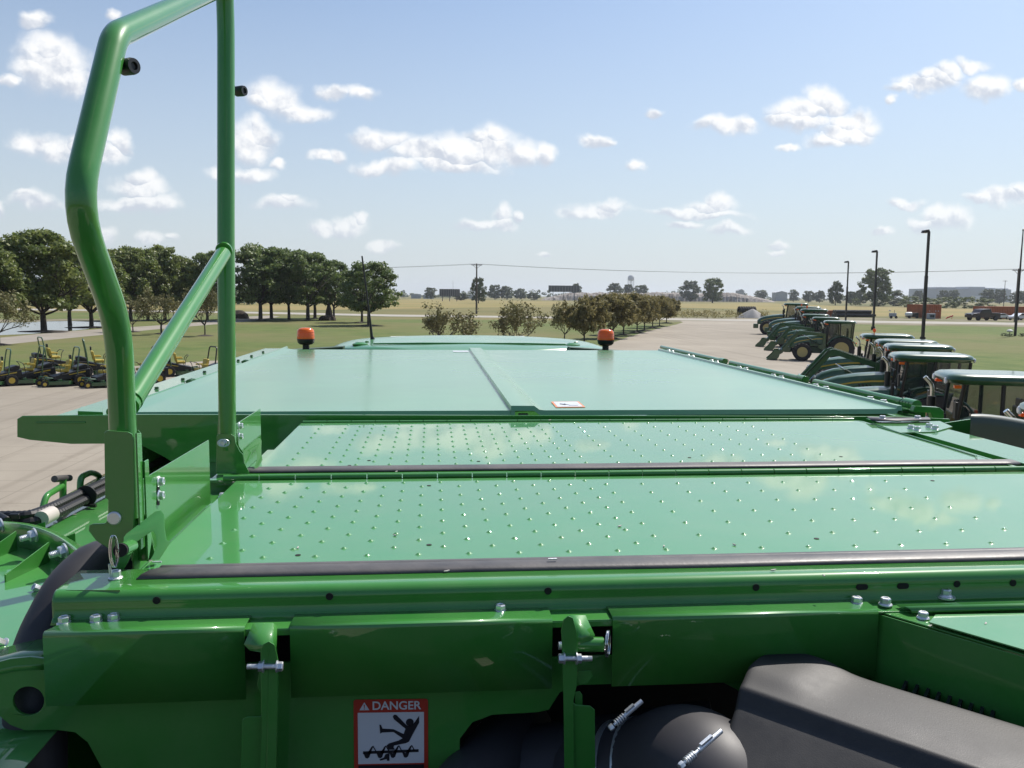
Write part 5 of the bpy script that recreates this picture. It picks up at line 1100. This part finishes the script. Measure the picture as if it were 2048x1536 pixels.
# ------------------------------------------------------------ riding mowers
def mower(label, group='ride-on mowers parked on the lot', rops=True, headrest=True):
    R = empty('riding_mower', (0, 0, 0)); tag(R, label, 'mower', group)
    for (x, y, r, w) in ((-.35, .5, .29, .24), (-.35, -.5, .29, .24), (1.15, .42, .16, .12), (1.15, -.42, .16, .12)):
        ty, ri = wheel_meshes(r, w, r*.5, 14); m = Matrix.Translation((x, y, r)) @ Matrix.Rotation(rad(-90 if y > 0 else 90), 4, 'X')
        for q in (ty, ri): q.v = [tuple(m @ Vector(p)) for p in q.v]
        t = ty.build('tyre', 'tyre', R, smooth=30); ri.build('rim', 'yellow', t, smooth=30)
    b = MB(); b.prism([(-.85, -.42, .35), (.75, -.42, .30), (.75, -.42, .50), (.3, -.42, .58), (-.2, -.42, .72), (-.85, -.42, .80)], (0, .84, 0)); b.span((.7, -.28, .32), (1.1, .28, .40)); body_ = b.build('body', 'black', R, bevel=.05)
    b = MB()
    for s in (-1, 1): b.prism([(-.62, s*.43, .64), (.1, s*.43, .54), (.1, s*.43, .565), (-.62, s*.43, .70)], (0, s*.012, 0))
    b.build('body_stripe', 'yellow', body_, smooth=0)
    b = MB(); b.prism([(-.78, -.34, .80), (-.25, -.34, .74), (-.25, -.34, .88), (-.60, -.34, 1.0), (-.78, -.34, .98)], (0, .68, 0)); b.build('engine', 'black', R, bevel=.04)
    b = MB(); b.prism([(.2, -.66, .12), (1.0, -.5, .12), (1.05, -.2, .12), (1.05, .2, .12), (1.0, .5, .12), (.2, .72, .12), (-.05, .5, .12), (-.05, -.5, .12)], (0, 0, .16)); b.tube([(.9, -.35, .3), (1.15, -.42, .42)], .03, 8); b.tube([(.9, .35, .3), (1.15, .42, .42)], .03, 8); b.lathe([(.12, 0), (.12, .08), (0, .09)], 14, Matrix.Translation((.5, .35, .28))); b.lathe([(.12, 0), (.12, .08), (0, .09)], 14, Matrix.Translation((.5, -.35, .28)))
    for s in (-1, 1): b.tube([(1.15, s*.42, .16), (1.15, s*.42, .45)], .025, 8); b.tube([(1.13, s*.42, .45), (.72, s*.36, .40)], .035, 8)
    b.build('cutting_deck', 'tgreen', R, bevel=.02)
    b = MB(); b.span((.02, -.25, .66), (.48, .25, .80)); b.build('seat', 'seat', R, bevel=.05, seg=3)
    b = MB(); b.prism([(-.02, -.24, .76), (.10, -.24, .76), (.0, -.24, 1.24), (-.12, -.24, 1.22)], (0, .48, 0)); b.build('backrest', 'seat', R, bevel=.05, seg=3)
    for s in (-1, 1): b = MB(); b.span((.0, s*.30-.04, .93), (.34, s*.30+.04, 1.0)); b.build('armrest', 'seat', R, bevel=.02)
    if headrest: b = MB(); b.box((-.1, 0, 1.35), (.07, .26, .2)); b.build('headrest', 'black', R, bevel=.05, seg=3)
    for s in (-1, 1): b = MB(); b.tube(smoothpath([(.42, s*.42, .55), (.5, s*.42, 1.0), (.62, s*.38, 1.1), (.62, s*.08, 1.1)], 4, .1), .016, 8); b.build('steering_lever', 'black', R)
    if rops: b = MB(); b.tube(smoothpath([(-.25, .44, .5), (-.32, .44, 1.2), (-.42, .40, 1.80), (-.42, -.40, 1.80), (-.32, -.44, 1.2), (-.25, -.44, .5)], 5, .16), .032, 10); b.build('roll_bar', 'tgreen', R)
    return R
m0 = mower('mower with yellow seat, second from the left in the front line')
def putm(o, x, y, s, a): p = G(x, y); o.location = (p.x, p.y, 0); o.scale = (s, s, s); o.rotation_euler = (0, 0, a); return o
ang = math.atan2(-.62, -.78)
putm(m0, 138, 771, 1.0, ang)
for (x, y, s, a, l) in ((68, 768, 1.0, ang, 'mower with yellow seat, leftmost with a roll bar'), (222, 773, 1.0, ang, 'mower partly hidden behind the bent rail post'),
  (188, 752, 1.08, ang+math.pi*.92, 'taller mower seen from behind between the two left ones and the rail post'), (2, 772, .95, ang, 'mower cut off by the left edge of the photo'),
  (296, 768, 1.0, ang, 'mower just right of the bent rail post'), (352, 752, 1.0, ang+math.pi*.9, 'mower seen under the brace, seat turned away'), (100, 742, 1.05, ang+math.pi, 'mower in the back line behind the two left ones')):
    c = copy_tree(m0); c['label'] = l; putm(c, x, y, s, a)
mb_ = mower('mower with black roll bar rising behind the tank cover', headrest=False)
for ch in mb_.children:
    if ch.name.startswith('roll_bar'): ch.data.materials[0] = M['black']
putm(mb_, 412, 768, 1.0, ang)

# ------------------------------------------------------------ poles, wires
def hat(x, y, D): return P(x, y, Y=D).z
for (x, y, top, hx, w, l) in ((1845, 683, 463, 1855, .13, 'nearest and tallest dark lamp pole behind the tractors'), (1746, 660, 503, 1750, .12, 'middle dark lamp pole in front of the pale-leaved tree'), (1691, 646, 524, 1694, .12, 'farthest dark lamp pole of the three')):
    p = G(x, y); h = hat(x, top, p.y); r = empty('lamp_pole', (p.x, p.y, 0)); tag(r, l, 'lamp pole', 'lamp poles along the tractor row')
    b = MB(); b.prism([(-w, -w, 0), (w, -w, 0), (w, w, 0), (-w, w, 0)], (0, 0, h*.6)); b.prism([(-w*.8, -w*.8, h*.6), (w*.8, -w*.8, h*.6), (w*.8, w*.8, h*.6), (-w*.8, w*.8, h*.6)], (0, 0, h*.4)); b.lathe([(.28, 0), (.28, .5), (0, .5)], 16); b.build('pole', 'poledark', r)
    b = MB(); b.prism([(-.75, -.22, h-.15), (-.65, -.22, h+.12), (-.1, -.22, h+.22), (.0, -.22, h), (-.1, -.22, h-.1)], (0, .44, 0)); b.tube([(-.1, 0, h+.1), (.05, 0, h-.3)], .07, 8); b.build('lamp_head', 'poledark', r, bevel=.02)
    b = MB(); b.box((-.43, 0, h-.15), (.4, .3, .03), ); b.build('lamp_lens', 'lamp', r)
p = G(2030, 672); h = hat(2038, 461, p.y); r = empty('flag_pole', (p.x, p.y, 0)); tag(r, 'very tall thin bare pole at the right edge of the photo', 'flag pole')
b = MB(); b.tube([(0, 0, 0), (.05, 0, h*.5), (.1, 0, h)], [.16, .12, .06], 10); b.build('pole', 'poledark', r)
b = MB(); b.lathe([(.12, 0), (.12, .1), (0, .2)], 10, Matrix.Translation((.1, 0, h))); b.build('finial', 'poledark', r)
for (x, y, s, l) in ((2008, 672, 1.0, 'low dark shrub left of the tall thin pole'), (2020, 673, .8, 'low dark shrub touching the tall thin pole'), (2044, 673, 1, 'low dark shrub right of the tall thin pole')): tree('f', x, y, y-7*s, 9*s, l, 'shrub', cat='shrub', group='shrubs at the tall pole')
p = G(2019, 671); r = empty('ground_lamp', (p.x, p.y, 0)); tag(r, 'small white-topped ground lamp beside the tall thin pole', 'ground lamp'); b = MB(); b.tube([(0, 0, 0), (0, 0, .45)], .04, 8); b.build('post', 'poledark', r); b = MB(); b.lathe([(.05, .4), (.32, .45), (.36, .6), (.2, .75), (0, .78)], 14); b.build('lamp_shade', 'white', r)
wires = []
for (x, y, D, top, arms, l) in ((953, 628, None, 527, 1, 'lone wooden utility pole standing by the road, left of centre'), (2030, 644, None, 537, 1, 'wooden utility pole behind the tall thin pole'), (2008, 0, 520, 561, 2, 'small far utility pole with a cross-arm in front of the factory')):
    p = G(x, y) if D is None else P(x, 600, Y=D); h = hat(x, top, p.y); r = empty('utility_pole', (p.x, p.y, 0)); tag(r, l, 'utility pole', 'utility poles')
    b = MB(); b.tube([(0, 0, 0), (0, 0, h)], [.24, .15], 10); b.build('pole', 'polewood', r)
    b = MB(); b.box((0, 0, h-.35), (2.6 if arms == 1 else 3.6, .14, .14)); b.tube([(0, 0, h-1.2), (.9, 0, h-.4)], .04, 6); b.tube([(0, 0, h-1.2), (-.9, 0, h-.4)], .04, 6); b.build('cross_arm', 'polewood', r)
    for k in (-1.1, -.5, .5, 1.1): b = MB(); b.lathe([(.05, 0), (.08, .06), (.05, .14), (.07, .2), (0, .24)], 8, Matrix.Translation((k, 0, h-.28))); b.build('insulator', 'grey', r)
    if D is None: wires.append(Vector((p.x, p.y, h)))
lp = Vector((-95, 232, wires[0].z)); b = MB()
for (a, c) in ((lp, wires[0]), (wires[0], wires[1]), (wires[1], wires[1]+(wires[1]-wires[0])*.6)):
    for off in (-1.1, 1.1):
        b.tube([a.lerp(c, t/24)+Vector((off, 0, -.1-4*1.4*(t/24)*(1-t/24))) for t in range(25)], .022, 4)
o = b.build('power_line', 'poledark'); tag(o, 'thin power lines strung between the utility poles across the sky', 'power line')

# ------------------------------------------------------------ far structures
def boxthing(name, label, cat, x0, x1, top, D, base_y=None, depth=8.0, m='grey', parts=None, group=None):
    a = P(x0, 600, Y=D); c = P(x1, 600, Y=D); h = P((x0+x1)/2, top, Y=D).z; w = c.x-a.x
    r = empty(name, ((a.x+c.x)/2, D+depth/2, 0)); tag(r, label, cat, group)
    return r, w, h
for (x0, x1, top, bot, D, l) in ((879, 920, 578, 592, 600, 'dark billboard back left of the utility pole'), (1098, 1160, 571, 583.5, 760, 'dark billboard back rising above the rubble heap')):
    r, w, h = boxthing('billboard', l, 'billboard', x0, x1, top, D, group='billboards'); zb = P(x0, bot, Y=D).z
    b = MB(); b.span((-w/2, 0, zb), (w/2, .5, h)); b.build('board', 'billb', r)
    b = MB()
    for i in range(12): b.span((-w/2+w*i/11-.08, -.12, zb), (-w/2+w*i/11+.08, 0, h))
    b.build('board_rib', 'grey', r)
    for k in (-.35, 0, .35): b = MB(); b.tube([(k*w, .3, 0), (k*w, .3, zb)], .25, 8); b.build('leg', 'poledark', r)
p = P(1261, 600, Y=2300); r = empty('water_tower', (p.x, p.y, 0)); tag(r, 'pale water tower on thin legs on the horizon', 'water tower'); h = P(1261, 550, Y=2300).z
b = MB(); b.lathe([(0, h-16), (6, h-15.5), (8.6, h-13), (8.8, h-8), (8.2, h-5), (5, h-1.2), (0, h)], 20); b.build('tank', 'bgrey', r)
for k in range(6): a = 2*math.pi*k/6; b = MB(); b.tube([(8*math.cos(a)*1.15, 8*math.sin(a)*1.15, 0), (8*math.cos(a), 8*math.sin(a), h-12)], .55, 6); b.build('leg', 'bgrey', r)
b = MB(); b.tube([(0, 0, 0), (0, 0, h-14)], 1.0, 8); b.build('riser', 'bgrey', r)
D = 1500; r, w, h = boxthing('factory', 'huge pale grey factory on the horizon at the right', 'factory', 1855, 2024, 577, D)
b = MB(); b.span((-w/2, 0, 0), (w/2, 60, h-1)); b.build('wall', 'bgrey', r)
for (a, c, t) in ((-.35, -.12, 3.2), (.02, .22, 4.5), (.22, .34, 2.6), (.42, .5, 2)): b = MB(); b.span((a*w, 8, h-.98), (c*w, 50, h-1+t)); b.build('roof_block', 'bgrey', r)
b = MB(); b.span((.02*w, -.5, 0), (.16*w, -.02, h*.45)); b.build('loading_dock', 'white', r)
for (x0, x1, t, D, l, n) in ((1553, 1577, 582, 1100, 'small grey shed on the horizon above the far tractors', 'shed'), (822, 842, 587, 1000, 'pale low building left of the left billboard', 'warehouse'), (846, 868, 588.5, 980, 'white low building beside the left billboard', 'warehouse'), (924, 948, 588, 1100, 'white low roof right of the left billboard', 'warehouse'), (1478, 1490, 578, 1300, 'small concrete silo block behind the rubble heap', 'silo')):
    r, w, h = boxthing(n, l, 'building', x0, x1, t, D); b = MB(); b.span((-w/2, 0, 0), (w/2, 12, h*.85)); b.build('wall', 'grey', r); b = MB(); b.prism([(-w/2-.3, -.3, h*.852), (w/2+.3, -.3, h*.852), (0, -.3, h)], (0, 12.6, 0)); b.build('roof', 'bgrey' if n != 'warehouse' else 'white', r)
for (x, t, D, l) in ((906, 560, 1500, 'hair-thin mast above the left billboard'),):
    p = P(x, 600, Y=D); r = MB(); r.tube([(p.x, p.y, 0), (p.x, p.y, P(x, t, Y=D).z)], [.5, .2], 5); tag(r.build('radio_mast', 'grey'), l, 'radio mast')
# rubble heap: a long bank of broken concrete
rg = np.random.default_rng(9); D = 850; b = MB(); rows = []
from mathutils import noise as mn_
xs = np.linspace(1082, 1552, 240)
for j in range(9):
    t = j/8; r = []
    for x in xs:
        p = P(x, 600, Y=D+(t-.3)*26); hh = P(x, 585.5, Y=D).z
        env = min(1, max(0, (x-1082)/55))**.7 * min(1, max(0, (1552-x)/90))**.8
        prof = max(0, math.sin(math.pi*min(1, t*1.0)))**.6
        q = mn_.noise(Vector((p.x*.22, t*6, 0)))*.9+mn_.noise(Vector((p.x*.8, t*17, 3)))*.9
        r.append((p.x, p.y+mn_.noise(Vector((p.x*.5, t*9, 7)))*2, max(-.1, hh*env*prof*(1+.16*mn_.noise(Vector((p.x*.05, 0, 1))))+q*env*prof)))
    rows.append(r)
b.grid(rows); o = b.build('rubble_heap', 'rubble', smooth=0); tag(o, 'long bank of broken concrete rubble across the field', 'rubble heap')
b = MB(); c = G(1505, 636); rows = []
for j in range(9):
    a_r = []
    for k in range(25):
        a = 2*math.pi*k/24; rr_ = 2.6*(1-j/8)*(1+.12*math.sin(3*a)+.08*math.sin(7*a)); a_r.append((c.x+rr_*math.cos(a)*1.2, c.y+rr_*math.sin(a), 2.0*(1-(1-j/8)**1.2)+.02))
    rows.append(a_r)
b.grid(rows); o = b.build('gravel_heap', 'gravel', smooth=60); tag(o, 'small grey gravel heap at the end of the lot', 'gravel heap')
r = empty('tyre_row', G(1500, 632)); tag(r, 'row of big black tyres standing behind the gravel heap', 'tyres')
for i in range(7):
    ty, ri = wheel_meshes(1.15, .55, .55, 14); m = Matrix.Translation((-1.9+i*.6, 2, 1.12)) @ Matrix.Rotation(rad(90), 4, 'Y'); ty.v = [tuple(m @ Vector(p)) for p in ty.v]; ty.build('tyre', 'tyre', r)
r = empty('culvert_pipe_stack', G(1708, 634.5)); tag(r, 'stack of black ribbed culvert pipes lying beyond the road', 'pipe stack')
for i, (y, z) in enumerate(((0, .45), (1, .45), (2, .45), (.5, 1.28), (1.5, 1.28))):
    b = MB(); pr = []
    for k in range(61): x = -4.4+8.8*k/60; pr.append((.45-(.06 if k % 2 else 0), x))
    b.lathe(pr, 14, axis_m((0, y, z), (1, 0, 0))); b.build('pipe', 'black', r, smooth=0)
for k in range(28): pass
b = MB(); b.box((4.9, .4, .45), (1.0, 1.0, .5)); b.build('crate', 'tyre', r)
def container(label, x0, x1, ybase, topy, depth, turn=0.0, doors=True):
    a, c = G(x0, ybase), G(x1, ybase); w = (c-a).length; h = P(x0, topy, Y=a.y).z; r = empty('shipping_container', tuple((a+c)/2), math.atan2(c.y-a.y, c.x-a.x)); tag(r, label, 'container', 'orange containers')
    b = MB(); n = max(6, int(w/.25)); pts = []
    for k in range(n+1): pts += [(-w/2+w*k/n, -.0 if k % 2 else .05, .15)]
    b.prism([Vector(p) for p in pts]+[Vector((w/2, depth, .15)), Vector((-w/2, depth, .15))], (0, 0, h-.15)); b.build('body', 'rust', r, smooth=0)
    b = MB(); b.span((-w/2, -.02, 0.02), (w/2, .08, .16)); b.span((-w/2, -.03, h-.06), (w/2, depth, h+.03)); b.build('frame', 'rust', r)
    if doors:
        b = MB()
        for k in (-.32, -.14, .14, .32): b.tube([(w*k, -.06, .2), (w*k, -.06, h-.2)], .035, 6)
        b.build('lock_bar', 'rust', r); b = MB()
        for k in (-.3, .12, .3): b.box((w*k, -.03, h*.55), (.25, .02, .2))
        b.build('door_label', 'white', r)
    return r
container('orange shipping container seen end-on right of the nearest lamp pole', 1852, 1882, 637.5, 609.5, 6)
container('long low orange container behind the dark pickup', 1966, 2090, 637.5, 613, 3, doors=False)
container('small orange container left of the black pipe stack', 1656, 1678, 633.5, 621, 3, doors=False)
def mk(name, label, cat, p, rz=0.0, group=None): r = empty(name, tuple(p), rz); tag(r, label, cat, group); return r
r = mk('generator_box', 'blue-grey box standing before the end-on orange container', 'generator', G(1861.5, 638.5)); b = MB(); b.span((-.75, -.5, .1), (.75, .5, 1.3)); b.build('housing', 'grey', r, bevel=.05); b = MB(); b.span((-.7, -.4, 0), (.7, .4, .1)); b.build('skid', 'black', r); b = MB(); b.span((-.5, -.53, .4), (.5, -.501, 1.0)); b.build('panel', 'billb', r)
r = mk('light_tower_trailer', 'small grey trailer with upright frame beyond the road', 'trailer', G(1785, 637)); b = MB(); b.span((-.7, -.4, .4), (.7, .4, 1.25)); b.build('body', 'grey', r, bevel=.04); b = MB(); b.tube([(.4, 0, .4), (.4, 0, 1.9)], .05, 6); b.build('mast', 'black', r); b = MB(); b.box((-.75, 0, 1.75), (.35, .3, .25)); b.build('lamp_head', 'white', r)
for s in (-.6, .6): b = MB(); b.lathe([(.1, -.1), (.3, -.1), (.3, .1), (.1, .1)], 14, axis_m((s, -.45, .3), (0, -1, 0))); b.build('wheel', 'tyre', r)
r = mk('tank_trailer', 'white tank on a small trailer with black rear end', 'trailer', G(1822, 637)); b = MB(); b.lathe([(0, -1.2), (.35, -1.15), (.5, -.8), (.5, .2), (0, .2)], 16, axis_m((-.2, 0, .95), (1, 0, 0))); b.build('tank', 'white', r); b = MB(); b.span((.15, -.5, .4), (1.5, .5, 1.3)); b.span((-1.3, -.4, .35), (1.3, .4, .48)); b.build('frame', 'black', r, bevel=.03)
for s in (-.7, 1.1): b = MB(); b.lathe([(.1, -.1), (.32, -.1), (.32, .1), (.1, .1)], 14, axis_m((s, -.5, .32), (0, -1, 0))); b.build('wheel', 'tyre', r)
r = mk('barrier', 'bright red slanting barrier beside the end-on orange container', 'barrier', G(1899, 638.5)); b = MB(); b.prism([(-.9, 0, .05), (.8, 0, .65), (.85, 0, .95), (-.6, 0, .45)], (0, .15, 0)); b.build('plank', 'redbar', r); b = MB(); b.tube([(.6, .1, 0), (.6, .1, .6)], .05, 6); b.build('leg', 'redbar', r)
def car(label, cat, x0, x1, y, m, pickup=False, group=None, flip=1):
    a, c = G(x0, y), G(x1, y); L_ = (c-a).length; r = mk('pickup_truck' if pickup else 'parked_car', label, cat, (a+c)/2, math.atan2(c.y-a.y, c.x-a.x), group); s = L_/(5.6 if pickup else 4.5); r.scale = (s*flip, s, s)
    if pickup: pr = [(-2.8, .5), (-2.8, 1.0), (-2.7, 1.15), (-1.5, 1.25), (-.9, 1.85), (.75, 1.9), (1.0, 1.3), (2.8, 1.25), (2.8, .5)]; gl = [(-1.35, 1.27), (-.85, 1.78), (.65, 1.82), (.85, 1.3)]
    else: pr = [(-2.2, .35), (-2.25, .75), (-1.9, .9), (-1.2, .98), (-.5, 1.42), (.7, 1.46), (1.6, 1.05), (2.2, .98), (2.25, .4)]; gl = [(-1.0, 1.0), (-.42, 1.36), (.65, 1.40), (1.35, 1.04)]
    b = MB(); b.prism([(x, -.9, z) for x, z in pr], (0, 1.8, 0)); bd = b.build('body', m, r, bevel=.08, seg=3)
    b = MB(); b.prism([(x, -.915, z) for x, z in gl], (0, 1.83, 0)); b.build('window', 'black', bd, bevel=.01)
    for x in (-1.75, 1.75) if pickup else (-1.4, 1.4):
        for y_ in (-.88, .88): b = MB(); rr_ = .42 if pickup else .33; b.lathe([(rr_*.6, -.12), (rr_, -.12), (rr_, .12), (rr_*.6, .12), (0, .1)], 18, axis_m((x, y_, rr_), (0, -1 if y_ < 0 else 1, 0))); b.build('wheel', 'tyre', r)
    for y_ in (-.7, .7): b = MB(); b.box((-2.24 if not pickup else -2.8, y_, .75 if not pickup else 1.0), (.08, .3, .15)); b.build('headlight', 'lamp', r)
    if pickup: b = MB(); b.span((1.05, -.8, 1.2), (2.7, .8, 1.27)); b.build('bed_cover', 'black', r)
    return r
car('dark maroon pickup truck parked beyond the road', 'pickup truck', 1937, 1992, 641, 'car_dark', True)
car('silver-white car just right of the dark pickup', 'car', 1984, 2013, 638.5, 'car_white', group='white cars')
car('white car cut off by the right edge of the photo', 'car', 2021, 2056, 640.5, 'car_white', group='white cars')
# boulder with a dark spiky plant on the lawn
r = mk('boulder', 'dark boulder mound with a pointed stone standing on the lawn', 'boulder', G(658, 641)); b = MB(); rg2 = random.Random(3)
for k in range(9):
    a = rg2.uniform(0, 6.28); rr_ = rg2.uniform(0, 1.6); cx, cy = rr_*math.cos(a), rr_*math.sin(a)*.7; s = rg2.uniform(.5, 1.0)
    b.lathe([(0, 0), (s*1.0, .05), (s*.9, s*.6), (s*.45, s*1.0), (0, s*1.1)], 7, Matrix.Translation((cx, cy, 0)) @ Matrix.Rotation(rg2.uniform(-.3, .3), 4, 'X'))
b.lathe([(.7, .3), (.5, 1.6), (.2, 2.7), (0, 3.0)], 6); b.build('stones', 'mulch', r, smooth=0)
r = mk('shrub_stump', 'dark low mound at the road edge left of the locust trees', 'mound', G(478, 637)); b = MB(); b.lathe([(1.8, 0), (1.5, .8), (.7, 1.4), (0, 1.5)], 9); b.build('stones', 'mulch', r, smooth=0)
# bits of straw on the machine
for (x, y, z, a, l) in ((150, 1029, ZL+.006, .3, 'dry straw bit on the green flank below the hoses'), (109, 1046, ZL+.006, 1.0, 'smaller straw bit on the green flank near the ring'), (793, 943, ZP+.01, .9, 'brown straw bit on the rubber strip between the decks'), (1547, 1140, ZP+.002, .2, 'brown straw bit on the rounded beam, right of centre'), (894, 1142, ZP+.002, .4, 'tiny brown crumb on the rounded beam, left of centre'), (1972, 1247, 3.853, .9, 'pale bit of chaff on the bay lid at the right edge'), (596, 1095, ZP+.002, 1.3, 'reddish husk on the lower deck panel'), (1328, 1092, ZP+.002, 1.2, 'dark seed on the lower deck panel just above the rubber strip'), (1469, 1089, ZP+.002, 1.8, 'dark seed on the lower deck, right of centre'), (1240, 1052, ZP+.002, .6, 'pale chip on the middle of the lower deck'), (1648, 1151, ZP+.0, 1.5, 'thin pale sliver standing on the edge of the rounded beam'), (1100, 840, ZP+.04, .4, 'tiny chaff bit on the sill behind the seam'), (790, 1070, ZP+.002, 2.0, 'small dark crumb among the buttons on the lower deck')):
    p = P(x, y, Z=z); b = MB(); b.tube([p-Vector((math.cos(a), math.sin(a)*.6, 0))*.006, p, p+Vector((math.cos(a+.3), math.sin(a+.3)*.6, .1))*.006], [.0012, .0018, .0010], 6); tag(b.build('straw', M['tape']), l, 'straw', 'loose bits of chaff on the machine')
# humid air
hz = MB(); hz.box((0, 3500, 44), (9000, 8400, 92)); hz.v = [(p[0], p[1], p[2]) for p in hz.v]
hm = bpy.data.materials.new('humid_air'); hm.use_nodes = True; nt = hm.node_tree; nt.nodes.clear(); pv = nt.nodes.new('ShaderNodeVolumePrincipled'); om = nt.nodes.new('ShaderNodeOutputMaterial'); pv.inputs['Color'].default_value = (.86, .92, 1, 1); pv.inputs['Density'].default_value = HAZE; pv.inputs['Anisotropy'].default_value = .3; nt.links.new(pv.outputs[0], om.inputs['Volume'])
if HAZE > 0: o = hz.build('haze', hm, smooth=0); o['kind'] = 'stuff'
